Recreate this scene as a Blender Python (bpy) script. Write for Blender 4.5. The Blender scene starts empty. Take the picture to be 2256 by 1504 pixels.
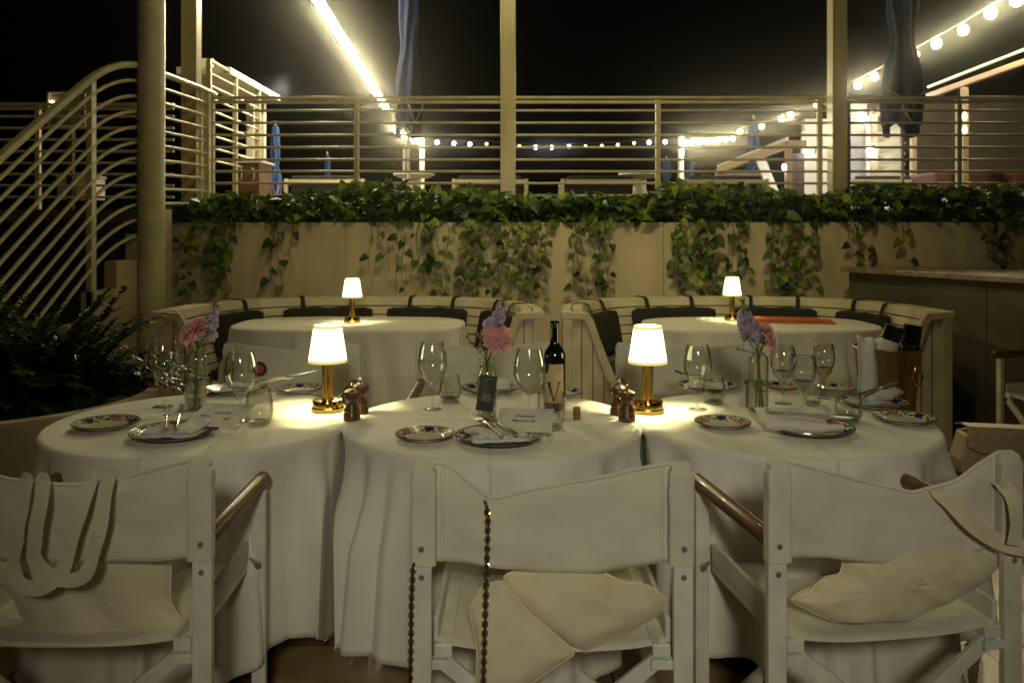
import bpy, math, random
from math import pi, sin, cos, radians as R_, sqrt, atan2
from mathutils import Vector, Matrix, noise

# ------------------------------------------------------------------ camera, world, exposure
FPX, HC, HZ = 1850.0, 1.38, 505.0            # focal length in photo pixels, eye height, horizon row
sc = bpy.context.scene
col = sc.collection
cam_d = bpy.data.cameras.new('camera')
cam = bpy.data.objects.new('camera', cam_d)
col.objects.link(cam)
cam.location = (0, 0, HC)
cam.rotation_euler = (R_(90), 0, 0)
cam_d.sensor_width = 36
cam_d.lens = FPX / 2256 * 36
cam_d.shift_y = -(752 - HZ) / 2256
cam_d.clip_start = 0.05
cam_d.clip_end = 400
cam_d.dof.use_dof = True
cam_d.dof.focus_distance = 2.65
cam_d.dof.aperture_fstop = 6.0
sc.camera = cam

w = bpy.data.worlds.new('World')
sc.world = w
w.use_nodes = True
bg = w.node_tree.nodes['Background']
sky = w.node_tree.nodes.new('ShaderNodeTexSky')
sky.sky_type = 'NISHITA'
sky.sun_disc = False
sky.sun_elevation = R_(-8)
sky.sun_rotation = R_(200)
w.node_tree.links.new(sky.outputs[0], bg.inputs[0])
bg.inputs[1].default_value = 0.05

sc.view_settings.view_transform = 'Standard'
sc.view_settings.look = 'None'
sc.view_settings.exposure = 0
sc.view_settings.gamma = 1
sc.cycles.use_denoising = True
sc.cycles.max_bounces = 10
sc.cycles.transparent_max_bounces = 24
sc.cycles.caustics_reflective = False
sc.cycles.caustics_refractive = False
sc.cycles.sample_clamp_indirect = 4
sc.cycles.volume_bounces = 0

def lamp(name, loc, power, colr, radius=0.05, kind='POINT', rot=None, spot=None):
    d = bpy.data.lights.new(name, kind)
    d.energy = power
    d.color = colr
    d.shadow_soft_size = radius
    if kind == 'SPOT':
        d.spot_size = spot
        d.spot_blend = 1.0
    o = bpy.data.objects.new(name, d)
    o.location = loc
    if rot: o.rotation_euler = rot
    col.objects.link(o)
    return o

WARM = (1.0, 0.84, 0.36)
SOFT = (1.0, 0.925, 0.65)
# lanterns of the restaurant behind the camera and over the front tables
LIGHTS = [
    ('lantern_light', (0.25, -1.9, 2.4), 14, SOFT, 0.35),
    ('lantern_light', (0.1, 2.9, 4.4), 34, (1, .86, .40), 0.12),
    ('lantern_light', (0.2, 5.3, 4.6), 52, WARM, 0.12),
]
for a in LIGHTS: lamp(*a)
lamp('front_fill_spot', (0.15, -1.9, 2.6), 215, SOFT, .22, 'SPOT', (R_(67.5), 0, 0), R_(43))  # front fill added behind the camera, cone narrowed to darken the sides
for x, e in ((-.1, 95), (1.0, 150)):
    lamp('wall_fill_spot', (x, 3.6, 4.6), e, WARM, .1, 'SPOT', (R_(43), 0, R_(-x*3)), R_(70))  # unseen spots added to brighten the middle of the wall
# cool white working lights of the cabanas up on the terrace
lamp('cabana_light', (5.2, 12.4, 3.0), 42, (1, .93, .84), 0.08)
lamp('cabana_light', (4.4, 12.5, 2.5), 14, (1, .9, .78), 0.08)
lamp('kiosk_light', (-2.96, 10.8, 3.2), 6, (1, .93, .8), 0.08)

# ------------------------------------------------------------------ helpers
def at(px, py, d):
    return Vector(((px - 1128) * d / FPX, d, HC - (py - HZ) * d / FPX))
TZ = 0.752
def on_table(px, py, z=TZ):
    d = FPX * (HC - z) / (py - HZ)
    return Vector(((px - 1128) * d / FPX, d, z))

class MB:
    def __init__(s): s.v = []; s.f = []; s.s = []; s.m = []
    def add(s, vs, fs, smooth=False, m=0, M=None):
        b = len(s.v)
        if M is not None: vs = [M @ Vector(q) for q in vs]
        s.v += [tuple(q) for q in vs]
        for f in fs:
            s.f.append(tuple(i + b for i in f)); s.s.append(smooth); s.m.append(m)
        return s
    def box(s, x0, x1, y0, y1, z0, z1, m=0, M=None):
        vs = [(x, y, z) for z in (z0, z1) for y in (y0, y1) for x in (x0, x1)]
        return s.add(vs, [(0,2,3,1),(4,5,7,6),(0,1,5,4),(2,6,7,3),(0,4,6,2),(1,3,7,5)], False, m, M)
    def bar(s, p0, p1, w_, h_, up=(0,0,1), m=0):
        p0 = Vector(p0); p1 = Vector(p1); d = (p1 - p0); L = d.length; d.normalize()
        upv = Vector(up)
        if abs(d.dot(upv)) > .98: upv = Vector((0,1,0))
        x = d.cross(upv).normalized(); z = x.cross(d).normalized()
        M = Matrix(((x.x, d.x, z.x, p0.x), (x.y, d.y, z.y, p0.y), (x.z, d.z, z.z, p0.z), (0,0,0,1)))
        return s.box(-w_/2, w_/2, 0, L, -h_/2, h_/2, m, M)
    def tube(s, pts, r, n=8, m=0, caps=True, sx=1.0, closed=False):
        pts = [Vector(p) for p in pts]; N = len(pts)
        rr = r if isinstance(r, (list, tuple)) else [r] * N
        T = []
        for i in range(N):
            a = pts[(i-1) % N] if (closed or i > 0) else pts[i]
            b = pts[(i+1) % N] if (closed or i < N-1) else pts[i]
            T.append((b - a).normalized())
        ref = Vector((0,0,1))
        if abs(T[0].dot(ref)) > .9: ref = Vector((0,1,0))
        X = T[0].cross(ref).normalized()
        vs = []
        for i in range(N):
            X = (X - T[i] * X.dot(T[i])).normalized()
            Y = T[i].cross(X)
            for k in range(n):
                a = 2*pi*k/n
                vs.append(pts[i] + X * (cos(a)*rr[i]*sx) + Y * (sin(a)*rr[i]))
        fs = []
        for i in range(N if closed else N-1):
            j = (i+1) % N
            for k in range(n):
                k2 = (k+1) % n
                fs.append((i*n+k, i*n+k2, j*n+k2, j*n+k))
        s.add(vs, fs, True, m)
        if caps and not closed:
            b = len(s.v) - len(vs)
            s.f.append(tuple(b + k for k in reversed(range(n)))); s.s.append(False); s.m.append(m)
            s.f.append(tuple(b + (N-1)*n + k for k in range(n))); s.s.append(False); s.m.append(m)
        return s
    def lathe(s, prof, n=32, m=0, M=None, flat=False):
        vs = []; fs = []
        rows = []
        for (r, z) in prof:
            if r < 1e-6:
                rows.append([len(vs)]); vs.append((0, 0, z))
            else:
                rows.append(list(range(len(vs), len(vs)+n)))
                vs += [(r*cos(2*pi*k/n), r*sin(2*pi*k/n), z) for k in range(n)]
        for a, b in zip(rows, rows[1:]):
            for k in range(n):
                k2 = (k+1) % n
                q = [a[k % len(a)], a[k2 % len(a)], b[k2 % len(b)], b[k % len(b)]]
                u = []
                for i in q:
                    if i not in u: u.append(i)
                if len(u) > 2: fs.append(tuple(u))
        return s.add(vs, fs, not flat, m, M)
    def grid(s, fn, nu, nv, m=0, cu=False, smooth=True):
        vs = [fn(u/(nu if cu else nu), v/nv) for v in range(nv+1) for u in range(nu if cu else nu+1)]
        W = nu if cu else nu+1
        fs = []
        for v in range(nv):
            for u in range(nu):
                u2 = (u+1) % W if cu else u+1
                fs.append((v*W+u, v*W+u2, (v+1)*W+u2, (v+1)*W+u))
        return s.add(vs, fs, smooth, m)
    def ball(s, c, r, nu=12, nv=8, m=0, sc_=(1,1,1)):
        prof = [(r*sin(pi*k/nv) if 0 < k < nv else 0, -r*cos(pi*k/nv)) for k in range(nv+1)]
        M = Matrix.Translation(Vector(c)) @ Matrix.Diagonal(Vector((sc_[0], sc_[1], sc_[2], 1)))
        return s.lathe(prof, nu, m, M)
    def prism(s, poly, y0, y1, m=0, M=None):       # poly in (x, z)
        n = len(poly)
        vs = [(x, y0, z) for x, z in poly] + [(x, y1, z) for x, z in poly]
        fs = [tuple(range(n)), tuple(reversed(range(n, 2*n)))]
        fs += [(k, n+k, n+(k+1) % n, (k+1) % n) for k in range(n)]
        return s.add(vs, fs, False, m, M)
    def build(s, name, mats, parent=None, loc=None, rot=None, bevel=0, solid=0, sub=0, off=0):
        me = bpy.data.meshes.new(name)
        me.from_pydata(s.v, [], s.f)
        me.polygons.foreach_set('use_smooth', s.s)
        me.polygons.foreach_set('material_index', s.m)
        if not isinstance(mats, (list, tuple)): mats = [mats]
        for q in mats: me.materials.append(q)
        me.update()
        if any(s.s): me.set_sharp_from_angle(angle=R_(42))
        o = bpy.data.objects.new(name, me)
        col.objects.link(o)
        if parent is not None: o.parent = parent
        if loc is not None: o.location = loc
        if rot is not None: o.rotation_euler = rot
        if bevel:
            b = o.modifiers.new('bevel', 'BEVEL'); b.width = bevel; b.segments = 2; b.limit_method = 'ANGLE'
        if solid:
            b = o.modifiers.new('solid', 'SOLIDIFY'); b.thickness = solid; b.offset = off
        if sub:
            b = o.modifiers.new('sub', 'SUBSURF'); b.levels = sub; b.render_levels = sub
        return o

def tag(o, label, cat, group=None, kind=None):
    o['label'] = label; o['category'] = cat
    if group: o['group'] = group
    if kind: o['kind'] = kind
    return o
def struct(o, kind='structure'):
    o['kind'] = kind; return o
def thing(name, label, cat, loc=(0,0,0), rotz=0, group=None):
    o = bpy.data.objects.new(name, None)
    o.empty_display_size = .05
    col.objects.link(o)
    o.location = loc; o.rotation_euler = (0, 0, rotz)
    return tag(o, label, cat, group)
def copy_tree(root, loc, rotz, label, group=None):
    r = root.copy(); col.objects.link(r)
    r.location = loc; r.rotation_euler = (0, 0, rotz); r['label'] = label
    if group: r['group'] = group
    for ch in list(root.children):
        c = ch.copy(); col.objects.link(c); c.parent = r
        for g in list(ch.children):
            d = g.copy(); col.objects.link(d); d.parent = c
    return r

# ------------------------------------------------------------------ materials
def nmat(name):
    m = bpy.data.materials.new(name); m.use_nodes = True
    nt = m.node_tree
    return m, nt, nt.nodes['Principled BSDF'], nt.nodes['Material Output']
def mat(name, c, rough=.5, metal=0, var=.12, scale=6, bump=0, bscale=60, c2=None, spec=.5, coat=0, trans=0, sheen=0, bdist=.002, sss=0, stretch=None):
    m, nt, p, out = nmat(name)
    p.inputs['Roughness'].default_value = rough
    p.inputs['Metallic'].default_value = metal
    p.inputs['Specular IOR Level'].default_value = spec
    p.inputs['Coat Weight'].default_value = coat
    p.inputs['Sheen Weight'].default_value = sheen
    tc = nt.nodes.new('ShaderNodeTexCoord')
    no = nt.nodes.new('ShaderNodeTexNoise'); no.inputs['Scale'].default_value = scale; no.inputs['Detail'].default_value = 5
    if stretch:
        mp = nt.nodes.new('ShaderNodeMapping'); mp.inputs['Scale'].default_value = stretch
        nt.links.new(tc.outputs['Object'], mp.inputs[0]); nt.links.new(mp.outputs[0], no.inputs['Vector'])
    else: nt.links.new(tc.outputs['Object'], no.inputs['Vector'])
    mx = nt.nodes.new('ShaderNodeMixRGB')
    c2 = c2 or tuple(x * (1 - var) for x in c)
    mx.inputs[1].default_value = (*c, 1); mx.inputs[2].default_value = (*c2, 1)
    cr = nt.nodes.new('ShaderNodeMapRange'); cr.inputs[1].default_value = .35; cr.inputs[2].default_value = .65
    nt.links.new(no.outputs[0], cr.inputs[0]); nt.links.new(cr.outputs[0], mx.inputs[0])
    nt.links.new(mx.outputs[0], p.inputs['Base Color'])
    if bump:
        n2 = nt.nodes.new('ShaderNodeTexNoise'); n2.inputs['Scale'].default_value = bscale; n2.inputs['Detail'].default_value = 4
        nt.links.new(tc.outputs['Object'], n2.inputs['Vector'])
        b = nt.nodes.new('ShaderNodeBump'); b.inputs['Strength'].default_value = bump; b.inputs['Distance'].default_value = bdist
        nt.links.new(n2.outputs[0], b.inputs['Height']); nt.links.new(b.outputs[0], p.inputs['Normal'])
    if trans:                      # thin translucent sheet: petals, leaves, cloth
        t = nt.nodes.new('ShaderNodeBsdfTranslucent'); nt.links.new(mx.outputs[0], t.inputs[0])
        ms = nt.nodes.new('ShaderNodeMixShader'); ms.inputs[0].default_value = trans
        nt.links.new(p.outputs[0], ms.inputs[1]); nt.links.new(t.outputs[0], ms.inputs[2]); nt.links.new(ms.outputs[0], out.inputs[0])
    return m
def emit(name, c, s, c2=None):
    m, nt, p, out = nmat(name)
    p.inputs['Base Color'].default_value = (*[min(1, x) for x in c], 1)
    p.inputs['Emission Color'].default_value = (*c, 1); p.inputs['Emission Strength'].default_value = s
    return m
def wood(name, c, c2, rough=.35, scale=18, coat=.3, axis=1):
    m, nt, p, out = nmat(name)
    tc = nt.nodes.new('ShaderNodeTexCoord'); mp = nt.nodes.new('ShaderNodeMapping')
    s3 = [scale]*3; s3[axis] = scale*.08; mp.inputs['Scale'].default_value = s3
    no = nt.nodes.new('ShaderNodeTexNoise'); no.inputs['Scale'].default_value = 3; no.inputs['Detail'].default_value = 6
    nt.links.new(tc.outputs['Object'], mp.inputs[0]); nt.links.new(mp.outputs[0], no.inputs['Vector'])
    cr = nt.nodes.new('ShaderNodeValToRGB')
    cr.color_ramp.elements[0].position = .35; cr.color_ramp.elements[0].color = (*c2, 1)
    cr.color_ramp.elements[1].position = .65; cr.color_ramp.elements[1].color = (*c, 1)
    nt.links.new(no.outputs[0], cr.inputs[0]); nt.links.new(cr.outputs[0], p.inputs['Base Color'])
    p.inputs['Roughness'].default_value = rough; p.inputs['Coat Weight'].default_value = coat
    return m
def glass(name, tint=(1,1,1), k=1.0, ior=1.5):
    m, nt, p, out = nmat(name)
    nt.nodes.remove(p)
    tr = nt.nodes.new('ShaderNodeBsdfTransparent')
    l2 = nt.nodes.new('ShaderNodeLayerWeight'); l2.inputs[0].default_value = .5
    p2 = nt.nodes.new('ShaderNodeMath'); p2.operation = 'POWER'; p2.inputs[1].default_value = 5
    nt.links.new(l2.outputs['Facing'], p2.inputs[0])
    mc = nt.nodes.new('ShaderNodeMixRGB'); mc.inputs[1].default_value = (*tint, 1); mc.inputs[2].default_value = (*[x*.25 for x in tint], 1)
    nt.links.new(p2.outputs[0], mc.inputs[0]); nt.links.new(mc.outputs[0], tr.inputs[0])
    gl = nt.nodes.new('ShaderNodeBsdfGlossy'); gl.inputs['Roughness'].default_value = .03
    lw = nt.nodes.new('ShaderNodeLayerWeight'); lw.inputs[0].default_value = .5
    pw = nt.nodes.new('ShaderNodeMath'); pw.operation = 'POWER'; pw.inputs[1].default_value = 2.3
    nt.links.new(lw.outputs['Facing'], pw.inputs[0])
    fr = nt.nodes.new('ShaderNodeMapRange'); fr.inputs[3].default_value = .045*(ior/1.5)**2; fr.inputs[4].default_value = .85
    nt.links.new(pw.outputs[0], fr.inputs[0])
    mu = nt.nodes.new('ShaderNodeMath'); mu.operation = 'MULTIPLY'; mu.inputs[1].default_value = k; mu.use_clamp = True
    ms = nt.nodes.new('ShaderNodeMixShader')
    nt.links.new(fr.outputs[0], mu.inputs[0]); nt.links.new(mu.outputs[0], ms.inputs[0])
    nt.links.new(tr.outputs[0], ms.inputs[1]); nt.links.new(gl.outputs[0], ms.inputs[2]); nt.links.new(ms.outputs[0], out.inputs[0])
    return m
def leaf_mat(name, ca, cb, cc, scale=9, rough=.35, trans=.18):
    m, nt, p, out = nmat(name)
    tc = nt.nodes.new('ShaderNodeTexCoord')
    no = nt.nodes.new('ShaderNodeTexVoronoi'); no.inputs['Scale'].default_value = scale
    nt.links.new(tc.outputs['Object'], no.inputs['Vector'])
    cr = nt.nodes.new('ShaderNodeValToRGB'); e = cr.color_ramp.elements
    e[0].position = .0; e[0].color = (*ca, 1); e[1].position = 1; e[1].color = (*cc, 1)
    k = e.new(.6); k.color = (*cb, 1)
    sp = nt.nodes.new('ShaderNodeSeparateColor')
    nt.links.new(no.outputs['Color'], sp.inputs[0]); nt.links.new(sp.outputs[0], cr.inputs[0])
    nt.links.new(cr.outputs[0], p.inputs['Base Color']); p.inputs['Roughness'].default_value = rough
    t = nt.nodes.new('ShaderNodeBsdfTranslucent'); nt.links.new(cr.outputs[0], t.inputs[0])
    ms = nt.nodes.new('ShaderNodeMixShader'); ms.inputs[0].default_value = trans
    nt.links.new(p.outputs[0], ms.inputs[1]); nt.links.new(t.outputs[0], ms.inputs[2]); nt.links.new(ms.outputs[0], out.inputs[0])
    return m

M = {}
M['white_paint'] = mat('white_paint', (.76,.775,.71), .42, var=.16, scale=14, bump=.15, bscale=90)
M['cream_paint'] = mat('cream_paint', (.60,.55,.38), .38, var=.22, scale=9, bump=.08, bscale=70)
M['post_paint'] = mat('post_paint', (.60,.53,.34), .25, var=.18, scale=5, stretch=(3,3,.4), bump=.05, bscale=30)
M['canvas'] = mat('canvas', (.78,.75,.65), .9, var=.12, scale=9, bump=.5, bscale=420, sheen=.2, bdist=.0008, trans=.12)
M['tote'] = mat('tote', (.74,.67,.50), .92, var=.12, scale=8, bump=.6, bscale=350, sheen=.2, bdist=.001)
M['cloth'] = mat('cloth', (.80,.775,.735), .85, var=.06, scale=3.0, bump=.55, bscale=11, sheen=.15, bdist=.006)
def add_creases(m, step):
    nt = m.node_tree; p = nt.nodes['Principled BSDF']
    tc = nt.nodes.new('ShaderNodeTexCoord'); sx = nt.nodes.new('ShaderNodeSeparateXYZ'); nt.links.new(tc.outputs['Object'], sx.inputs[0])
    outs = []
    for ax in (0, 1):
        pp = nt.nodes.new('ShaderNodeMath'); pp.operation = 'PINGPONG'; pp.inputs[1].default_value = step
        nt.links.new(sx.outputs[ax], pp.inputs[0])
        mr = nt.nodes.new('ShaderNodeMapRange'); mr.inputs[1].default_value = 0; mr.inputs[2].default_value = .007; mr.inputs[3].default_value = 1; mr.inputs[4].default_value = 0
        nt.links.new(pp.outputs[0], mr.inputs[0]); outs.append(mr)
    mx = nt.nodes.new('ShaderNodeMath'); mx.operation = 'MAXIMUM'
    nt.links.new(outs[0].outputs[0], mx.inputs[0]); nt.links.new(outs[1].outputs[0], mx.inputs[1])
    b = nt.nodes.new('ShaderNodeBump'); b.inputs['Strength'].default_value = 1; b.inputs['Distance'].default_value = .0035
    old = p.inputs['Normal'].links[0].from_socket
    nt.links.new(mx.outputs[0], b.inputs['Height']); nt.links.new(old, b.inputs['Normal']); nt.links.new(b.outputs[0], p.inputs['Normal'])
add_creases(M['cloth'], .37)
M['wall'] = mat('wall', (.68,.59,.42), .7, var=.18, scale=2.4, bump=.2, bscale=40, stretch=(2.2,2.2,.45))
M['render'] = mat('render', (.50,.42,.28), .8, var=.15, scale=3, bump=.2, bscale=50)
M['seam'] = mat('seam', (.12,.10,.07), .9)
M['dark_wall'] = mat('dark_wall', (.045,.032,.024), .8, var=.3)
M['arm_wood'] = wood('arm_wood', (.15,.062,.018), (.07,.028,.010), .42, 20, .15, 1)
M['dark_wood'] = wood('dark_wood', (.10,.042,.02), (.05,.02,.01), .35, 20, .3, 0)
M['mill_wood'] = wood('mill_wood', (.15,.062,.014), (.07,.028,.008), .34, 60, .25, 2)
M['pergola_wood'] = wood('pergola_wood', (.52,.40,.29), (.42,.31,.21), .6, 10, 0, 1)
M['cabinet_wood'] = wood('cabinet_wood', (.17,.07,.028), (.11,.045,.018), .4, 14, .2, 2)
M['brass'] = mat('brass', (.86,.58,.16), .14, 1, var=.06, scale=20)
M['bucket'] = mat('bucket', (.50,.36,.18), .32, .9, var=.35, scale=6, stretch=(4,4,.3))
M['chrome'] = mat('chrome', (.75,.73,.68), .16, 1, var=.05)
M['iron'] = mat('iron', (.05,.045,.04), .5, .3, var=.1)
M['steel'] = mat('steel', (.62,.60,.55), .25, .8, var=.1)
M['dark_fabric'] = mat('dark_fabric', (.030,.026,.022), .95, var=.3, scale=30, bump=.4, bscale=300)
M['piping'] = mat('piping', (.16,.14,.09), .8)
M['strap'] = mat('strap', (.016,.014,.012), .8)
M['porcelain'] = mat('porcelain', (.74,.68,.54), .12, var=.04, coat=.6, spec=.6)
M['navy'] = mat('navy', (.02,.022,.075), .2)
M['plate_pink'] = mat('plate_pink', (.55,.22,.14), .2, var=.4, scale=200)
M['plate_blue'] = mat('plate_blue', (.03,.045,.20), .2, var=.5, scale=200)
M['plate_green'] = mat('plate_green', (.06,.10,.04), .2, var=.5, scale=200)
M['paper'] = mat('paper', (.74,.70,.66), .8, var=.03)
M['ink'] = mat('ink', (.02,.02,.03), .6)
M['napkin'] = mat('napkin', (.70,.69,.70), .9, var=.06, scale=20, bump=.4, bscale=60, bdist=.002)
M['glass'] = glass('glass', (.97,.975,.96), 1.35, 1.5)
M['water'] = glass('water', (.86,.90,.84), 1.2, 1.33)
M['wine_white'] = glass('wine_white', (.95,.84,.34), 1.2, 1.35)
M['bottle_glass'] = mat('bottle_glass', (.006,.007,.005), .05, var=.2, spec=.7, coat=.6)
M['label_paper'] = mat('label_paper', (.62,.45,.26), .6, var=.06)
M['cork'] = mat('cork', (.42,.24,.10), .9, var=.5, scale=160, bump=.5, bscale=200)
M['tag_black'] = mat('tag_black', (.012,.016,.013), .5, var=.2)
M['gold_ink'] = mat('gold_ink', (.45,.36,.18), .5)
M['petal_pink'] = mat('petal_pink', (.95,.56,.58), .6, var=.15, scale=40, trans=.35)
M['petal_lilac'] = mat('petal_lilac', (.72,.60,.86), .6, var=.3, scale=50, trans=.35)
M['bud'] = mat('bud', (.30,.36,.14), .6, var=.4, scale=60, trans=.3)
M['stem'] = mat('stem', (.10,.20,.025), .4, var=.3, scale=30)
M['fill'] = mat('fill', (.40,.42,.20), .6, var=.4, scale=50, trans=.3)
M['ivy'] = leaf_mat('ivy', (.030,.065,.010), (.095,.165,.016), (.33,.40,.035), 10, .5)
M['ivy_dark'] = leaf_mat('ivy_dark', (.016,.040,.009), (.045,.085,.012), (.17,.23,.022), 10, .5)
M['vine_stem'] = mat('vine_stem', (.13,.10,.03), .7, var=.3)
M['fern'] = leaf_mat('fern', (.014,.034,.008), (.028,.055,.012), (.085,.12,.02), 14, .3, .12)
M['soil'] = mat('soil', (.03,.02,.012), .95, var=.4, scale=30)
M['pot'] = mat('pot', (.60,.52,.38), .5, var=.12, scale=5, bump=.1)
M['blue_canvas'] = mat('blue_canvas', (.025,.075,.28), .8, var=.25, scale=9, bump=.4, bscale=30, bdist=.01)
M['navy_canvas'] = mat('navy_canvas', (.006,.016,.085), .8, var=.25, scale=9, bump=.4, bscale=30, bdist=.01)
M['trim_tan'] = mat('trim_tan', (.40,.28,.12), .8)
M['terrace_white'] = mat('terrace_white', (.72,.70,.64), .6, var=.08, scale=3)
M['bench_paint'] = mat('bench_paint', (.72,.65,.48), .45, var=.22, scale=7, bump=.1, bscale=80)
M['stone_top'] = mat('stone_top', (.40,.32,.21), .3, var=.45, scale=22)
M['bar_panel'] = mat('bar_panel', (.15,.14,.105), .6, var=.2, scale=3, bump=.1, bscale=20)
M['menu_orange'] = mat('menu_orange', (.62,.16,.05), .55, var=.15)
M['bag_cream'] = mat('bag_cream', (.44,.34,.21), .45, var=.1)
M['red'] = mat('red', (.5,.06,.03), .6)
M['shade'] = emit('shade', (1, .95, .46), 4.5)
M['dim_glow'] = emit('dim_glow', (1, .88, .30), .62)  # dimmer yellow emission; on the shade edges it imitates bloom falloff
M['bulb'] = emit('bulb', (1, .80, .46), 120)
def bulb_glass(name, c, s_, k):
    m, nt, p, out = nmat(name)
    em = nt.nodes.new('ShaderNodeEmission'); em.inputs[0].default_value = (*c, 1); em.inputs[1].default_value = s_
    tr = nt.nodes.new('ShaderNodeBsdfTransparent'); ms = nt.nodes.new('ShaderNodeMixShader'); ms.inputs[0].default_value = k
    nt.nodes.remove(p)
    nt.links.new(tr.outputs[0], ms.inputs[1]); nt.links.new(em.outputs[0], ms.inputs[2]); nt.links.new(ms.outputs[0], out.inputs[0])
    m.cycles.emission_sampling = 'NONE'
    return m
M['bulb'] = bulb_glass('bulb', (1, .84, .52), 20, .4)
M['bulb_cool'] = emit('bulb_cool', (.95, .95, 1), 60)
M['bulb_dim'] = emit('bulb_dim', (1, .72, .36), 10)
M['cable'] = mat('cable', (.12,.09,.05), .6)
M['lit_panel'] = emit('lit_panel', (1, .95, .82), 1.3)
# ------------------------------------------------------------------ setting: floor, terrace deck
def floor_material():
    m, nt, p, out = nmat('floor_stone')
    tc = nt.nodes.new('ShaderNodeTexCoord')
    br = nt.nodes.new('ShaderNodeTexBrick')
    br.inputs['Scale'].default_value = 1.0
    br.inputs['Brick Width'].default_value = .62; br.inputs['Row Height'].default_value = .31
    br.inputs['Mortar Size'].default_value = .004
    br.inputs['Color1'].default_value = (.66,.50,.30,1); br.inputs['Color2'].default_value = (.50,.37,.21,1)
    br.inputs['Mortar'].default_value = (.06,.045,.03,1)
    no = nt.nodes.new('ShaderNodeTexNoise'); no.inputs['Scale'].default_value = 3.5; no.inputs['Detail'].default_value = 8; no.inputs['Distortion'].default_value = 1.2
    mx = nt.nodes.new('ShaderNodeMixRGB'); mx.blend_type = 'MULTIPLY'; mx.inputs[0].default_value = .75
    cr = nt.nodes.new('ShaderNodeValToRGB'); cr.color_ramp.elements[0].position = .35; cr.color_ramp.elements[0].color = (.45,.33,.21,1); cr.color_ramp.elements[1].position = .68
    nt.links.new(tc.outputs['Object'], br.inputs['Vector']); nt.links.new(tc.outputs['Object'], no.inputs['Vector'])
    nt.links.new(no.outputs[0], cr.inputs[0]); nt.links.new(br.outputs[0], mx.inputs[1]); nt.links.new(cr.outputs[0], mx.inputs[2])
    nt.links.new(mx.outputs[0], p.inputs['Base Color'])
    mr = nt.nodes.new('ShaderNodeMapRange'); mr.inputs[3].default_value = .18; mr.inputs[4].default_value = .45
    nt.links.new(no.outputs[0], mr.inputs[0]); nt.links.new(mr.outputs[0], p.inputs['Roughness'])
    b = nt.nodes.new('ShaderNodeBump'); b.inputs['Strength'].default_value = .25; b.inputs['Distance'].default_value = .004
    nt.links.new(br.outputs['Fac'], b.inputs['Height']); b.invert = True; nt.links.new(b.outputs[0], p.inputs['Normal'])
    return m
struct(MB().box(-16, 16, -6, 7.0, -.2, 0).build('ground', floor_material()))
DZ = 1.55
M['deck'] = mat('deck', (.16,.13,.09), .7, var=.25, scale=3)
struct(MB().box(-16, 16, 7.2, 40, DZ-.2, DZ).build('terrace_floor', M['deck']))

# planter wall: white panels, seams, cap, soil trough
wx0, wx1 = -2.86, 6.4
wall_t = thing('planter_wall', 'long cream panelled retaining wall with a planter trough on top, behind the banquettes', 'wall', (0, 6.8, 0))
seams = [at(px, 500, 6.8).x for px in (762, 873, 1014, 1462, 1604, 1880, 2150)]
seams = sorted([-1.95] + seams + [4.6, 5.3])
xs = [wx0] + seams + [wx1]
pb = MB()
for a, b_ in zip(xs, xs[1:]):
    pb.box(a+.0015, b_-.0015, 0, .05, .0, 1.436)
pb.build('panel', M['wall'], wall_t, bevel=.001)
MB().box(wx0, wx1, .052, .1, .0, 1.42).build('core', M['seam'], wall_t)
MB().box(wx0, wx1, .1, .40, 1.0, 1.40).build('soil', M['soil'], wall_t)
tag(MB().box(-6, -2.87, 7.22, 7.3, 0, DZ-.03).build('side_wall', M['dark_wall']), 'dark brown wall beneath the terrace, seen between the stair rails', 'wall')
struct(MB().box(-2.86, 16, 7.19, 7.2, 0, DZ-.005).build('terrace_edge', M['soil']))

# ------------------------------------------------------------------ leaves
random.seed(7)
def leaf(mb, p, d, up, L, wd, m=0, fold=.25, heart=True):
    d = Vector(d).normalized(); up = Vector(up)
    x = d.cross(up)
    if x.length < 1e-3: x = d.cross(Vector((1,0,0)))
    x.normalize(); n = x.cross(d).normalized()
    P = Vector(p)
    if heart:
        pts = [(0,0,0),(.38,-.10,1),(.5,.22,1),(.40,.55,.8),(.18,.85,.4),(0,1.05,-.25)]
    else:
        pts = [(0,0,0),(.25,.15,.6),(.42,.4,.9),(.36,.7,.7),(.12,.95,.2),(0,1.05,-.1)]
    R = [P + x*(a*wd) + d*(b*L) + n*(c*fold*wd*.5 - b*b*L*.18) for a,b,c in pts]
    Lf = [P - x*(a*wd) + d*(b*L) + n*(c*fold*wd*.5 - b*b*L*.18) for a,b,c in pts[1:5]]
    mid = [P + d*(.3*L) - n*(.3*.3*L*.18), P + d*(.62*L) - n*(.62*.62*L*.18)]
    vs = R + Lf + mid      # 0..5 right incl base & tip, 6..9 left, 10,11 mid
    fs = [(0,1,2,10),(10,2,3,11),(11,3,4,5),(0,10,7,6),(10,11,8,7),(11,5,9,8)]
    mb.add(vs, fs, True, m)

def rnd(a, b): return random.uniform(a, b)

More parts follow.
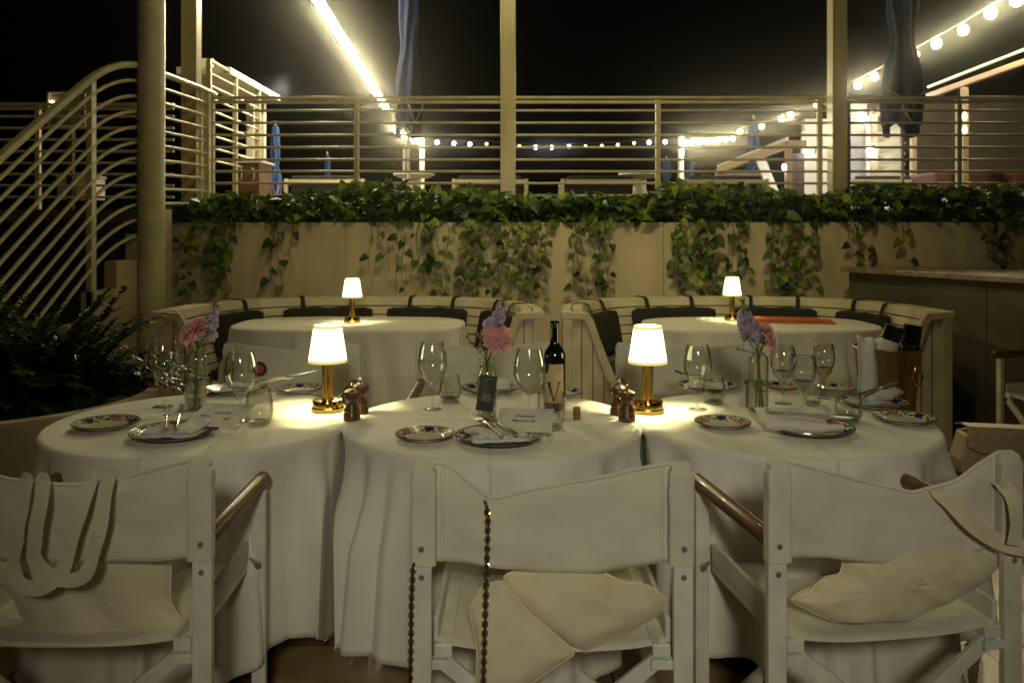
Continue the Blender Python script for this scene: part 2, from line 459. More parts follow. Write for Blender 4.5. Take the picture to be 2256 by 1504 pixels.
# hedge of pothos in the trough
def hedge_top(px):
    v = 438 + 9*noise.noise(Vector((px*.013, 0, 3))) + 6*noise.noise(Vector((px*.05, 2, 3)))
    v -= 30*math.exp(-((px-835)/115)**2) + 12*math.exp(-((px-1010)/70)**2) + 26*math.exp(-((px-1600)/130)**2) + 24*math.exp(-((px-1480)/50)**2)*.5
    v -= 22*math.exp(-((px-2010)/120)**2) + 26*math.exp(-((px-2220)/90)**2) + 14*math.exp(-((px-1890)/40)**2)
    if px < 470: v += 20*min(1, (470-px)/90)
    return v
hb = MB()
for i in range(5000):
    x = rnd(-2.88, 6.2)
    y = rnd(6.74, 7.13)
    px = 1128 + x*FPX/6.9
    zt = HC - (hedge_top(min(px, 2300)) - HZ)*y/FPX
    u = random.random()**.75
    z = 1.42 + (zt - 1.42)*u
    if y < 6.80 and z < 1.47: z = rnd(1.47, 1.6)
    L = rnd(.055, .115)
    d = (rnd(-1,1), rnd(-1.3,.5), rnd(-.75,.85))
    leaf(hb, (x,y,z), d, (rnd(-.5,.5), rnd(-1,.2), rnd(.2,1)), L, L*rnd(.7,.9), 0 if random.random() < .6 else 1)
tag(hb.build('ivy_hedge', [M['ivy'], M['ivy_dark']]), 'dense leafy creeper filling the trough along the top of the cream wall', 'ivy', kind='stuff')

# hanging vines: (px from, px to, bottom row, number of strands, leaves per metre, label)
VINES = [
    (368, 380, 600, 1, 9, 'thin reddish stem with few leaves next to the round column', 4),
    (425, 515, 655, 7, 28, 'bushy trailing vine at the left end of the wall, behind the lilac flower', 0),
    (585, 625, 650, 2, 13, 'thin trailing vine just right of the leftmost bushy one', 8),
    (636, 645, 598, 1, 7, 'nearly bare hanging stem left of the rear lamp', 3),
    (812, 862, 640, 3, 9, 'sparse trailing vine just right of the left rear lamp', 18),
    (888, 985, 660, 7, 17, 'medium trailing vine left of the widest curtain of leaves', 10),
    (1010, 1205, 668, 13, 24, 'widest curtain of trailing vine, above the gap between the banquettes', 0),
    (1252, 1345, 656, 6, 18, 'trailing vine with a loose leaf to its left, right of the wine bottle neck', 5),
    (1468, 1590, 655, 9, 26, 'thick trailing vine directly left of the right rear lamp', 0),
    (1612, 1640, 645, 3, 17, 'narrow trailing vine above the right rear lamp', 6),
    (1690, 1775, 652, 7, 20, 'trailing vine halfway between right rear lamp and the bar counter', 8),
    (1838, 1900, 585, 2, 17, 'short vine slanting down to the corner of the bar counter', 50),
    (1965, 1995, 592, 1, 14, 'single vine strand with five round leaves above the bar counter', 22),
    (2150, 2245, 592, 6, 18, 'dim vine cluster at the right end of the wall', 10),
]
for (p0, p1, yb, n, dens, lab, slant) in VINES:
    vb = MB()
    for k in range(n):
        e_ = (k+.5)/n; px = p0 + (p1-p0)*e_ + rnd(-12, 12)*(n > 2)
        ybk = yb - (rnd(0, 1)**1.3*120*(.5+1.2*abs(e_-.5)) if n > 2 and k % 3 else rnd(0, 14))
        y = rnd(6.70, 6.77)
        top = at(px, 482, y); bot = at(px + slant*rnd(.6,1.2) + rnd(-8, 8), ybk, y)
        N = 10; pts = []
        for i in range(N+1):
            t = i/N
            q = top.lerp(bot, t)
            q.x += .022*sin(t*7 + k*2.1) + .014*noise.noise(Vector((k*3.1, t*4, 1)))
            q.y += .02*noise.noise(Vector((k*1.7, t*5, 9)))
            pts.append(q)
        vb.tube([pts[0] + Vector((0,.12,.02))] + pts, [.003]*6 + [.002]*(N-4), 5, 1, False)
        Ln = (top-bot).length
        cnt = max(2, int(Ln*dens*.62))
        for j in range(cnt):
            t = (j + rnd(.1,.9))/cnt
            i = min(int(t*N), N-1)
            q = pts[i].lerp(pts[i+1], t*N-i)
            side = -1 if j % 2 else 1
            L = rnd(.045, .092)*(1.05 if n < 3 else 1)
            pet = q + Vector((side*rnd(.008,.03), -rnd(.005,.03), rnd(-.01,.01)))
            vb.tube([q, pet], .0012, 4, 1, False)
            leaf(vb, pet, (side*rnd(.1,1), -rnd(.1,.6), -rnd(.3,1)), (side*.2, -1, rnd(0,.7)), L, L*rnd(.72,.88), 0 if random.random() < .45 else 2)
    tag(vb.build('trailing_vine', [M['ivy'], M['vine_stem'], M['ivy_dark']]), lab, 'vine', 'vines hanging down the cream wall')

# ------------------------------------------------------------------ posts and column
PW = .062
def post(px0, px1, lab, d=7.12, name='square_post'):
    xc = ((px0+px1)/2 - 1128)*d/FPX
    t = thing(name, lab, 'post', (xc, d, 1.3), 0, 'square posts along the planter wall')
    MB().box(-PW, PW, -PW, PW, 0, 5.1).build('shaft', M['post_paint'], t, bevel=.006)
    MB().box(-PW-.004, -PW+.014, -PW-.004, PW, 0, 5.1).build('corner_strip', M['post_paint'], t, bevel=.002)
    return t
post(400, 445, 'cream square post at the left end of the planter wall')
post(1103, 1137, 'cream square post in the middle, above the wine bottle')
post(1822, 1868, 'cream square post on the right, above the bar end of the wall')
ct = thing('round_column', 'thick round cream column standing beside the curved stair railing', 'column', (-2.535, 5.9, 0))
MB().lathe([(.092,0),(.092,5.1)], 48).build('shaft', M['cream_paint'], ct)
MB().lathe([(.12,0),(.12,.05),(.098,.07)], 48).build('base_collar', M['cream_paint'], ct)

# ------------------------------------------------------------------ railings of the terrace edge
RY = 7.32
RZ = [HC + (HZ - yy)*RY/FPX for yy in (244, 271, 298, 325, 352, 378, 404, 431)]
def railing(x0, x1, posts, lab, y=RY):
    t = thing('deck_railing', lab, 'railing', (0, y, DZ), 0, 'terrace railing sections')
    z1 = HC + (HZ-213)*RY/FPX - DZ
    MB().box(x0, x1, -.03, .03, z1-.022, z1).build('handrail', M['cream_paint'], t, bevel=.004)
    MB().box(x0, x1, -.014, .014, z1-.062, z1-.036).build('top_bar', M['cream_paint'], t, bevel=.003)
    for z in RZ:
        MB().tube([(x0, 0, z-DZ), (x1, 0, z-DZ)], .0115, 10).build('rail_bar', M['cream_paint'], t)
    for x in posts:
        MB().box(x-.021, x+.021, -.012, .03, 0, z1-.024).build('baluster', M['cream_paint'], t, bevel=.003)
    return t
def rx(px, y=RY): return (px-1128)*y/FPX
railing(rx(460), rx(1106), [rx(466), rx(785)], 'terrace railing section from the stair landing to the middle post')
railing(rx(1134), rx(1826), [rx(1450), rx(1806)], 'terrace railing section between the middle and right posts')
railing(rx(1864), 4.9, [rx(1868), rx(2113)], 'terrace railing section right of the right post')
railing(-5.2, -3.1, [-5.0, -4.35, -3.4], 'dim terrace railing section seen left through the stair railing', 7.7)

# curved stair railing
SX = -2.62
def zt_stair(y):
    if y < 5.15: return 2.275 - (5.15-y)*.60 - .02*max(0, 5.15-y)**2
    if y < 6.0:
        u = (y-5.15)/.85
        return (2*u**3-3*u*u+1)*2.275 + (u**3-2*u*u+u)*.85*.60 + (3*u*u-2*u**3)*2.535 + (u**3-u*u)*.85*.04
    return 2.535 + .03*min(1, y-6)
ys = [2.9 + .1*i for i in range(46)]
st = thing('stair_railing', 'cream curved stair railing climbing from the left beside the round column', 'railing', (SX, 0, 0))
MB().tube([(0, y, zt_stair(y)) for y in ys], .024, 8, sx=1.25).build('handrail', M['cream_paint'], st)
for k in range(1, 12):
    yy = [y for y in ys if y <= (7.3 if k < 10 else 6.15)]
    MB().tube([(0, y, zt_stair(y) - .108*k) for y in yy], .0115, 8).build('rail_bar', M['cream_paint'], st)
for y in (3.35, 5.25):
    MB().box(-.03, .008, y-.03, y+.03, zt_stair(y)-1.5, zt_stair(y)-.01).build('baluster', M['cream_paint'], st, bevel=.003)
MB().box(-.03, .02, 7.2, 7.26, DZ, 2.56).build('baluster', M['cream_paint'], st, bevel=.003)
# second flight rail further back
s2 = thing('upper_stair_railing', 'short receding railing behind the left square post, seen end on', 'railing', (-3.05, 0, DZ))
for k in range(9):
    z = 1.53 - .125*k
    MB().tube([(0, 8.45, z), (0, 10.1, z)], .022 if k == 0 else .012, 8).build('rail_bar', M['cream_paint'], s2)
for y in (8.45, 9.25, 10.1):
    MB().box(-.025, .025, y-.02, y+.02, 0, 1.53).build('baluster', M['cream_paint'], s2, bevel=.003)
# stepped stringer wall and steps
poly = []
sw = MB()
steps = [(5.82+.3*k, 1.35+.18*k) for k in range(-6, 2)]
for (y, z) in steps:
    sw.box(-.08, 0, y-.0, y+.3, 0, z)
tag(sw.build('stair_wall', M['render'], None, (SX+.02, 0, 0)), 'stepped cream side wall of the staircase left of the round column', 'wall')
sb = MB()
for k, (y, z) in enumerate(steps):
    sb.box(-1.5, 0, y, y+.3, z-.22, z-.1)
struct(sb.build('stairs', M['dark_wall'], None, (SX-.07, 0, 0)))

# ------------------------------------------------------------------ far terrace: kiosk, cabanas, parasols, sofas
k = thing('kiosk', 'white flat roofed kiosk lit along its roof edge, behind the left railing', 'kiosk', (0, 0, DZ))
kz = HC + (HZ-163)*9/FPX - DZ
rf = MB().box(-3.6, -3.02, 9.0, 10.95, kz, kz+.075).build('roof', M['terrace_white'], k, bevel=.004)
for q in range(4):
    MB().box(-3.018, -3.008, 9.25+.45*q, 9.55+.45*q, kz+.03, kz+.06).build('light_strip', M['lit_panel'], rf)
MB().box(-3.58, -3.40, 9.1, 9.2, 0, kz).build('pillar', M['terrace_white'], k, bevel=.004)
for x in (-3.36, -3.22):
    MB().box(x-.045, x+.045, 10.75, 10.85, 0, kz).build('pillar', M['terrace_white'], k, bevel=.004)
MB().box(-3.58, -3.2, 10.86, 10.9, 1.0, 1.1).build('crossbar', M['terrace_white'], k)
MB().box(-3.5, -3.28, 9.2, 9.24, .0, 1.7).build('panel', M['terrace_white'], k)
cb = thing('cabinet', 'brown wooden cabinet with a white top beside the kiosk', 'cabinet', (-2.98, 9.5, DZ))
MB().box(-.17, .12, 0, .5, 0, .58).build('body', M['cabinet_wood'], cb, bevel=.004)
MB().box(-.19, .15, -.02, .52, .58, .61).build('top', M['terrace_white'], cb, bevel=.004)
for x in (-.10, .04):
    MB().tube([(x, -.01, .38), (x+.03, -.03, .40), (x+.03, -.03, .50), (x, -.01, .52)], .008, 6).build('handle', M['terrace_white'], cb)

def parasol(px, ytop, ybot, wpx, d, m, lab, tan=True, seed=0, group='folded parasols on the terrace'):
    base = at(px, ybot, d)
    H = (ybot-ytop)*d/FPX
    r0 = wpx/2*d/FPX
    t = thing('folded_parasol', lab, 'parasol', (base.x, d, DZ), 0, group)
    zb = base.z - DZ
    def fn(u, v):
        a = 2*pi*u
        flare = .55 + .45*(1-v)**.7 if v > .12 else .9 + .35*(v/.12)*.3
        waist = 1 - .35*math.exp(-((v-.42)/.10)**2)
        fold = 1 + .28*sin(a*6 + 3*sin(v*5+seed)) * (1-v*.6)
        r = r0*flare*waist*fold*(1 if v < .97 else .35)
        zz = zb + H*v + (.10*r0/.2*sin(a*3+seed) if v < .1 else 0)
        return (r*cos(a), r*sin(a), zz)
    MB().grid(fn, 48, 26, cu=True).build('canopy', m, t)
    MB().tube([(0,0,0),(0,0,zb+H+.06)], .02, 8).build('pole', M['terrace_white'], t)
    MB().lathe([(0,0),(.26,0),(.26,.05),(.05,.09),(0,.09)], 24).build('base', M['terrace_white'], t)
    if tan:
        pts = []
        for i in range(60):
            u_ = i/60
            q_ = fn(u_, .115 + .05*sin(2*pi*u_*3+seed))
            pts.append((q_[0]*1.03, q_[1]*1.03, q_[2]))
        MB().tube(pts, .011, 5, closed=True, sx=1.0).build('edge_binding', M['trim_tan'], t)
    return t
parasol(900, -160, 292, 52, 10, M['navy_canvas'], 'large folded navy parasol right of the left light string', seed=1)
parasol(1988, -190, 285, 74, 9, M['navy_canvas'], 'large folded navy parasol right of the right square post', seed=3)
parasol(606, 275, 432, 26, 15, M['blue_canvas'], 'bright blue folded parasol just right of the kiosk', seed=2)
parasol(721, 340, 432, 16, 20, M['blue_canvas'], 'smallest bright blue folded parasol, further off right of the kiosk one', seed=5)
parasol(1468, 350, 432, 22, 20, M['blue_canvas'], 'bright blue folded parasol left of the right white lamp pole', seed=4)
parasol(1520, 350, 432, 18, 22, M['blue_canvas'], 'bright blue folded parasol right of the right white lamp pole', seed=6)
parasol(1660, 262, 405, 30, 15, M['blue_canvas'], 'bright blue folded parasol in front of the slanted wooden frame', seed=8)

def lamp_pole(px, ytop, d, r, lab):
    b = at(px, ytop, d)
    t = thing('lamp_pole', lab, 'pole', (b.x, d, DZ), 0, 'white poles carrying the light strings')
    MB().tube([(0,0,0),(0,0,b.z-DZ)], r, 14).build('shaft', M['terrace_white'], t)
    MB().lathe([(0,0),(r*2.2,0),(r*2.2,.05),(r,.1)], 20).build('base', M['terrace_white'], t)
lamp_pole(930, 305, 24.2, .075, 'white pole under the left blaze of string lights')
lamp_pole(890, 318, 20.0, .035, 'thin white pole left of the thicker one under the left lights')
lamp_pole(1500, 300, 24.6, .085, 'white pole at the left end of the bright right light blaze')

def sofa(px0, px1, lab, d=12.2):
    x0 = (px0-1128)*d/FPX; x1 = (px1-1128)*d/FPX
    t = thing('terrace_sofa', lab, 'sofa', ((x0+x1)/2, d, DZ), 0, 'low sofas behind the terrace railing'); h = (x1-x0)/2
    fr = MB()
    for sx in (-1, 1):
        MB().box(sx*h-.025, sx*h+.025, -.03, .03, 0, .56).build('leg', M['cream_paint'], t, bevel=.004)
        MB().box(sx*h-.025, sx*h+.025, .6, .66, 0, .50).build('leg', M['cream_paint'], t, bevel=.004)
        MB().bar((sx*h, 0, .52), (sx*h, .65, .47), .05, .04).build('armrest', M['cream_paint'], t, bevel=.004)
    MB().box(-h, h, -.02, .03, .50, .55).build('back_rail', M['cream_paint'], t, bevel=.004)
    MB().box(-h+.06, h-.06, .03, .15, .12, .61).build('back_cushion', M['dark_fabric'], t, bevel=.03)
    MB().box(-h+.03, h-.03, .1, .66, .16, .30).build('seat_cushion', M['dark_fabric'], t, bevel=.03)
sofa(630, 800, 'low sofa under the terrace railing right of the kiosk cabinet')
sofa(1000, 1160, 'low sofa behind the middle square post')
sofa(1240, 1405, 'low sofa left of the flared pedestal table near the middle baluster')
sofa(1512, 1690, 'low sofa in front of the slanted wooden frame')
sofa(1880, 2080, 'low sofa in front of the lit white cabana')

def pedestal(px, lab, d=12.6):
    x = (px-1128)*d/FPX
    t = thing('pedestal_table', lab, 'table', (x, d, DZ), 0, 'round pedestal tables on the terrace')
    MB().lathe([(0,0),(.24,0),(.23,.03),(.16,.25),(.10,.46),(.11,.58),(0,.58)], 32).build('pedestal', M['terrace_white'], t)
    MB().lathe([(0,.58),(.22,.60),(.31,.64),(.31,.665),(0,.665)], 36).build('tabletop', M['terrace_white'], t)
pedestal(912, 'white flared pedestal table under the left string lights')
pedestal(1408, 'white flared pedestal table left of the bright poles on the terrace')

# cabanas right
cz = lambda yy, d: HC + (HZ-yy)*d/FPX - DZ
c1 = thing('cabana', 'brightly lit white cabana wall with a wooden slatted screen, behind right post', 'cabana', (0, 0, DZ))
d = 14.0
MB().box(rx(1772,d), rx(2000,d), d, d+.15, 0, cz(262,d)).build('wall', M['terrace_white'], c1, bevel=.01)
MB().box(rx(1865,d), rx(1960,d), d-.02, d+.17, cz(262,d), cz(228,d)).build('parapet', M['terrace_white'], c1, bevel=.01)
MB().box(rx(1772,d)-.06, rx(1772,d)+.03, d-.05, d, .3, cz(290,d)).build('pilaster', M['terrace_white'], c1, bevel=.01)
MB().box(rx(1796,d), rx(1806,d), d-.03, d-.004, cz(338,d), cz(325,d)).build('red_sign', M['red'], c1)
dd = 13.2
sc_m = MB()
for i in range(9):
    z = .15 + i*.17
    sc_m.bar((rx(1928,dd), dd, z), (rx(2010,dd), dd+.25, z+.04), .02, .03)
sc_m.build('slats', M['terrace_white'], c1)
for px in (1926, 2012):
    MB().box(rx(px,dd)-.04, rx(px,dd)+.04, dd-.04, dd+.04, 0, cz(252,dd)).build('screen_post', M['pergola_wood'], c1, bevel=.004)
MB().bar((rx(1926,dd), dd, cz(252,dd)), (rx(1990,dd), dd+.1, cz(236,dd)), .08, .08).build('screen_beam', M['pergola_wood'], c1)
MB().box(rx(1930,dd), rx(2008,dd), dd+.35, dd+.4, 0, cz(262,dd)).build('screen_cloth', M['terrace_white'], c1)
def glow_lamp(px, py, d, r, lab, m='bulb_cool'):
    p = at(px, py, d)
    t = thing('wall_light', lab, 'wall light', p, 0)
    MB().ball((0,0,0), r, 10, 6, 0, (1,1,1.5)).build('bulb', M[m], t)
    MB().box(-r*1.2, r*1.2, -r*.8, r*1.0, r*1.3, r*1.7).build('cap', M['steel'], t)
glow_lamp(1917, 332, 13.1, .05, 'white wall light on the slatted screen of the cabana')
glow_lamp(1729, 370, 12.4, .035, 'small white light on the wooden frame post left of the right square post')
p1 = thing('slanted_frame', 'low wooden framed shelter with slanting beam, left of the lit cabana', 'pergola', (0, 0, DZ))
def beam(a, b_, w_, nm, par, mt='pergola_wood'):
    MB().bar(a, b_, w_, w_).build(nm, M[mt], par, bevel=.005)
A = at(1583, 378, 14) - Vector((0,0,DZ)); B = at(1772, 300, 11.6) - Vector((0,0,DZ)); C = at(1737, 318, 12.4) - Vector((0,0,DZ))
beam(A, C, .10, 'beam', p1); beam(C + Vector((-.02,0,.0)), C + Vector((.25,0,.0)), .11, 'beam', p1)
beam((C.x, C.y, 0), C, .09, 'corner_post', p1); beam((A.x, A.y, 0), A, .09, 'corner_post', p1)
beam(A + Vector((0,.05,.09)), C + Vector((0,.05,.09)), .04, 'top_rail', p1, 'terrace_white')
MB().bar(at(1672, 345, 13)-Vector((0,0,DZ)), at(1712, 440, 13)-Vector((0,0,DZ)), .14, .05, (0,1,0)).build('white_brace', M['terrace_white'], p1)
MB().box(rx(1740,13), rx(1772,13), 13, 13.1, 0, 1.0).build('side_panel', M['dark_wall'], p1)
MB().box(rx(1590,14.2), rx(1735,13), 14.2, 14.3, 0, .8).build('back_panel', mat('panel_grey', (.24,.2,.18), .7), p1)
p2 = thing('pergola', 'pale wooden pergola running toward the viewer at the far right', 'pergola', (0, 0, DZ))
beam(at(2045, 212, 12.2)-Vector((0,0,DZ)), at(2420, 80, 8.6)-Vector((0,0,DZ)), .07, 'beam', p2)
beam(at(2045, 206, 12.25)-Vector((0,0,DZ-.09)), at(2420, 66, 8.65)-Vector((0,0,DZ-.09)), .035, 'fascia', p2, 'terrace_white')
q = at(2125, 190, 11.1)
beam((q.x, q.y, 0), (q.x, q.y, q.z-DZ-.02), .075, 'corner_post', p2)
MB().box(q.x-.1, q.x+3.5, 13.8, 13.9, 0, 1.9).build('dark_back', mat('lounge_dark', (.08,.06,.045), .8), p2)
for yy in (257, 287):
    g = at(2125, yy, 11.03)
    MB().ball((g.x, g.y, g.z-DZ), .028, 8, 6, 0, (1,1,2)).build('light', M['bulb_dim'], p2)
rb = thing('daybed', 'reddish upholstered daybed under the far right pergola', 'daybed', (6.2, 11.5, DZ))
MB().box(-.4, 2.4, 0, 1.3, .35, .62).build('mattress', mat('daybed_red', (.14,.06,.045), .8), rb, bevel=.04)
MB().box(-.45, 2.45, -.05, 1.35, .2, .34).build('frame', M['terrace_white'], rb, bevel=.01)
for x in (-.4, 2.4): MB().box(x-.05, x+.05, -.02, .08, 0, .2).build('leg', M['terrace_white'], rb)
# display case on the left
dc = thing('display_case', 'white framed display case with a bare bulb behind the stair railing', 'display case', at(152, 240, 8.3))
MB().box(-.19, .17, .0, .03, -.16, .14).build('board', mat('case_board', (.30,.24,.15), .7, c2=(.12,.09,.06), scale=14), dc)
fr = MB(); fr.box(-.20, -.185, -.03, .03, -.17, .16); fr.box(.165, .18, -.03, .03, -.17, .16); fr.box(-.20, .18, -.03, .03, .15, .165); fr.box(-.20, .18, -.03, .03, -.18, -.165)
fr.build('frame', M['terrace_white'], dc)
MB().box(-.03, .03, .0, .06, -1.05, -.18).build('stand', M['dark_wall'], dc)
MB().ball((-.15,-.03,.06), .018, 8, 6).build('bulb', M['bulb_dim'], dc)
wb = thing('white_box', 'pale box standing on the terrace behind the stair railing', 'box', at(165, 462, 8.4))
MB().box(-.18, .16, 0, .3, .1, .32).build('body', M['terrace_white'], wb, bevel=.01)
MB().box(-.19, .17, -.01, .31, .32, .345).build('lid', M['terrace_white'], wb, bevel=.004)

# ------------------------------------------------------------------ string lights
def string(name, pts, lab, bulbs, mt='bulb', r=.055, sag=.0, every=1, pw=22):
    t = thing(name, lab, 'string lights', pts[0], 0, 'festoon strings over the terrace')
    o = Vector(pts[0])
    cp = []
    for a, b_ in zip(pts, pts[1:]):
        a = Vector(a); b_ = Vector(b_); n = max(2, int((b_-a).length/.5))
        for i in range(n):
            u = i/n
            cp.append(a.lerp(b_, u) - o - Vector((0,0,sag*4*u*(1-u))))
    cp.append(Vector(pts[-1]) - o)
    MB().tube(cp, .006, 5).build('cable', M['cable'], t)
    for bi, bpt in enumerate(bulbs):
        m_ = mt; rr = r
        if len(bpt) > 1 and isinstance(bpt[1], str): bpt, m_, rr = bpt
        p = Vector(bpt) - o
        b_ = MB().ball((p.x, p.y, p.z-.06-rr*.6), rr, 8, 5).build('bulb', M[m_], t)
        MB().tube([(p.x, p.y, p.z), (p.x, p.y, p.z-.06)], .014, 6).build('socket', M['cable'], b_)
        if m_ == 'bulb' and bi % every == 0:
            q_ = Vector(bpt); lamp('filament_light', (q_.x, q_.y, q_.z-.06-rr*.6), pw*every, (1, .86, .48), .02)
ZS = 4.06
Lp = [(-2.05, 7.6, ZS+.05), (-2.2, 9.6, ZS), (-2.65, 17.6, ZS-.02), (-2.95, 21.5, ZS-.1), (-2.6, 24.2, ZS-.1)]
def along(pts, step, s0=0):
    out_ = []; pts = [Vector(p) for p in pts]; acc = s0
    for a, b_ in zip(pts, pts[1:]):
        L = (b_-a).length
        while acc < L:
            out_.append(a.lerp(b_, acc/L)); acc += step
        acc -= L
    return out_
lb = [tuple(p) for p in along(Lp, .30) if p.y > 8.3 and (p.y < 17.8 or p.y > 20.6)]
string('string_light', Lp, 'dense blazing string of bulbs slanting down from the top left of centre', lb, every=2, pw=55, r=.066)
rb_px = [(2240,5),(2183,33),(2122,70),(2063,100),(2015,125),(1926,172),(1890,190),(1800,232),(1742,255),(1722,265),(1678,280),(1630,292)]
rb_pts = []
for (px, py) in rb_px:
    d_ = FPX*(ZS-.12-HC)/(HZ-py)
    p = at(px, py, d_); rb_pts.append((p.x, p.y, ZS))
Rp = [(5.6, 8.3, ZS)] + rb_pts + [(6.2, 23.6, ZS-.05), (4.9, 24.6, ZS-.1)]
rb_all = rb_pts + [tuple(p) for p in along([(6.15, 23.4, ZS-.05), (4.95, 24.6, ZS-.1)], .22)]
string('string_light', Rp, 'string of separate glowing bulbs rising to the top right corner', rb_all, pw=85, r=.07)
far = []
for px, py in [(963,318),(1000,320),(1035,322),(1072,322),(1144,327),(1180,329),(1216,329),(1254,328),(1290,327),(1326,326),(1361,324),(1397,320),(1430,318),(1465,317)]:
    p = at(px, py-4, 24.5)
    big = px in (963,1000,1035,1180,1216,1254,1430,1465)
    far.append(((p.x, p.y, p.z+.09), 'bulb_cool' if big else 'bulb_dim', .05 if big else .04))
string('string_light', [(-2.6, 24.3, 3.9)] + [f[0] for f in far] + [(4.9, 24.5, 3.95)], 'sagging far string of small bulbs between the two white poles', far)
# ------------------------------------------------------------------ curved banquettes
BY0, BDEP, BA = 5.30, 1.12, 1.15
def bpath(cx, n=60):
    pts = []
    for i in range(n+1):
        a = pi - pi*i/n
        c, s_ = cos(a), sin(a)
        e = 2/2.7
        x = cx + BA*(abs(c)**e)*(1 if c > 0 else -1)
        y = BY0 + .02 + BDEP*(abs(s_)**e)
        pts.append(Vector((x, y, 0)))
    # resample evenly
    L = [0]
    for a, b_ in zip(pts, pts[1:]): L.append(L[-1] + (b_-a).length)
    out_ = []
    for k in range(n+1):
        s_ = L[-1]*k/n; i = 0
        while i < n-1 and L[i+1] < s_: i += 1
        u = (s_-L[i])/max(1e-9, L[i+1]-L[i])
        out_.append(pts[i].lerp(pts[i+1], u))
    return out_, L[-1]
def frames(pts):
    nr = []
    for i in range(len(pts)):
        a = pts[max(0,i-1)]; b_ = pts[min(len(pts)-1, i+1)]
        t = (b_-a).normalized()
        nr.append(Vector((t.y, -t.x, 0)))     # points into the bay
    return nr
def sweep(mb, pts, nr, prof, m=0, smooth=False, i0=0, i1=None):
    i1 = len(pts)-1 if i1 is None else i1
    n = len(prof); vs = []; fs = []
    for i in range(i0, i1+1):
        for (s_, z) in prof: vs.append(pts[i] + nr[i]*s_ + Vector((0,0,z)))
    c = i1-i0
    for i in range(c):
        for k in range(n): fs.append((i*n+k, (i+1)*n+k, (i+1)*n+(k+1)%n, i*n+(k+1)%n))
    fs.append(tuple(range(n))); fs.append(tuple(reversed(range(c*n, (c+1)*n))))
    mb.add(vs, fs, smooth, m)
def rect(s0, z0, s1, z1, t):      # slat between two profile points with thickness
    d = Vector((s1-s0, z1-z0)); nrm = Vector((-d.y, d.x)).normalized()*t
    return [(s0,z0),(s1,z1),(s1+nrm.x,z1+nrm.y),(s0+nrm.x,z0+nrm.y)]
ZT = .865
def banquette(cx, lab, right=False):
    t = thing('banquette', lab, 'bench', (cx, BY0, 0), 0, 'curved slatted banquettes')
    off = Vector((cx, BY0, 0))
    pts, L = bpath(cx); pts = [p-off for p in pts]; nr = frames(pts)
    b_ = MB()
    for (s0, s1) in ((-.075, -.012), (-.006, .055)):
        sweep(b_, pts, nr, [(s0, ZT-.02), (s1, ZT-.02), (s1, ZT), (s0, ZT)])
    b_.build('top_rail', M['bench_paint'], t, bevel=.004)
    b_ = MB()
    a0 = Vector((.062, ZT-.005)); a1 = Vector((.185, .42))
    n = 7
    for k in range(n):
        p = a0.lerp(a1, k/n); q = a0.lerp(a1, (k+.86)/n)
        sweep(b_, pts, nr, rect(p.x, p.y, q.x, q.y, -.016))
    b_.build('back_slats', M['bench_paint'], t)
    b_ = MB()
    for k in range(5):
        s0 = .20 + k*.085
        sweep(b_, pts, nr, [(s0, .37), (s0+.075, .37), (s0+.075, .39), (s0, .39)])
    b_.build('seat_slats', M['bench_paint'], t)
    b_ = MB()
    sweep(b_, pts, nr, [(-.07, 0), (-.045, 0), (-.045, ZT-.02), (-.07, ZT-.02)])
    sweep(b_, pts, nr, [(.56, 0), (.58, 0), (.58, .37), (.56, .37)])
    b_.build('boarding', M['bench_paint'], t)
    gb = MB()
    for i in range(0, len(pts)-1):
        for s_, z0, z1 in ((.582, .0, .368),):
            p = pts[i] + nr[i]*s_
            gb.bar((p.x, p.y, z0), (p.x, p.y, z1), .005, .004)
    gb.build('board_gaps', M['seam'], t)
    # end panels: J shaped frame with vertical boards
    for e in (0, -1):
        P = pts[e]; N = nr[e]; T = Vector((-N.y, N.x, 0)) * (-1)
        sg = -1
        mat4 = Matrix(((N.x, 0, 0, P.x), (N.y, 1, 0, P.y), (0, 0, 1, 0), (0,0,0,1)))
        out_ = [(-.09, ZT), (-.09, ZT-.05)]
        inner = [(.085, ZT-.01), (.12, ZT-.06), (.15, ZT-.15), (.21, .56), (.25, .46), (.31, .39), (.40, .355), (.66, .355)]
        inner2 = [(.66, .305), (.38, .305), (.27, .34), (.20, .43), (.155, .55), (.095, ZT-.14), (.07, ZT-.075), (.045, ZT-.055)]
        MB().prism(out_[:1] + inner + inner2 + out_[1:], -.045, .0, 0, mat4).build('end_frame', M['bench_paint'], t, bevel=.006)
        MB().prism([(-.075, 0), (-.015, 0), (-.015, ZT-.05), (-.075, ZT-.05)], -.043, .0, 0, mat4).build('end_post', M['bench_paint'], t, bevel=.004)
        MB().prism([(-.06, 0), (-.06, ZT-.02), (.06, ZT-.02), (.17, .5), (.26, .33), (.66, .33), (.66, 0)], -.02, .0, 0, mat4).build('end_boards', M['bench_paint'], t)
        g2 = MB()
        for s_ in (.045, .115, .185, .255, .325, .395, .465, .535, .605):
            zt_ = ZT-.06 if s_ < .07 else (ZT-.2 if s_ < .13 else (.45 if s_ < .2 else .31))
            g2.box(s_-.003, s_+.003, -.023, -.0205, 0, zt_, 0, mat4)
        g2.build('board_gaps', M['seam'], t)
    # seat cushion with piping and back cushions
    sc_ = MB()
    i0, i1 = 3, len(pts)-4
    sweep(sc_, pts, nr, [(.20, .392), (.59, .392), (.605, .42), (.59, .452), (.20, .455)], 0, False, i0, i1)
    c = sc_.build('seat_cushion', M['dark_fabric'], None, (cx, BY0, 0), bevel=.012)
    tag(c, 'long dark seat cushion with pale piping along the %s banquette' % ('right' if right else 'left'), 'cushion', 'dark seat cushions of the banquettes')
    pp = [pts[i] + nr[i]*.607 + Vector((0,0,.447)) for i in range(i0, i1+1)]
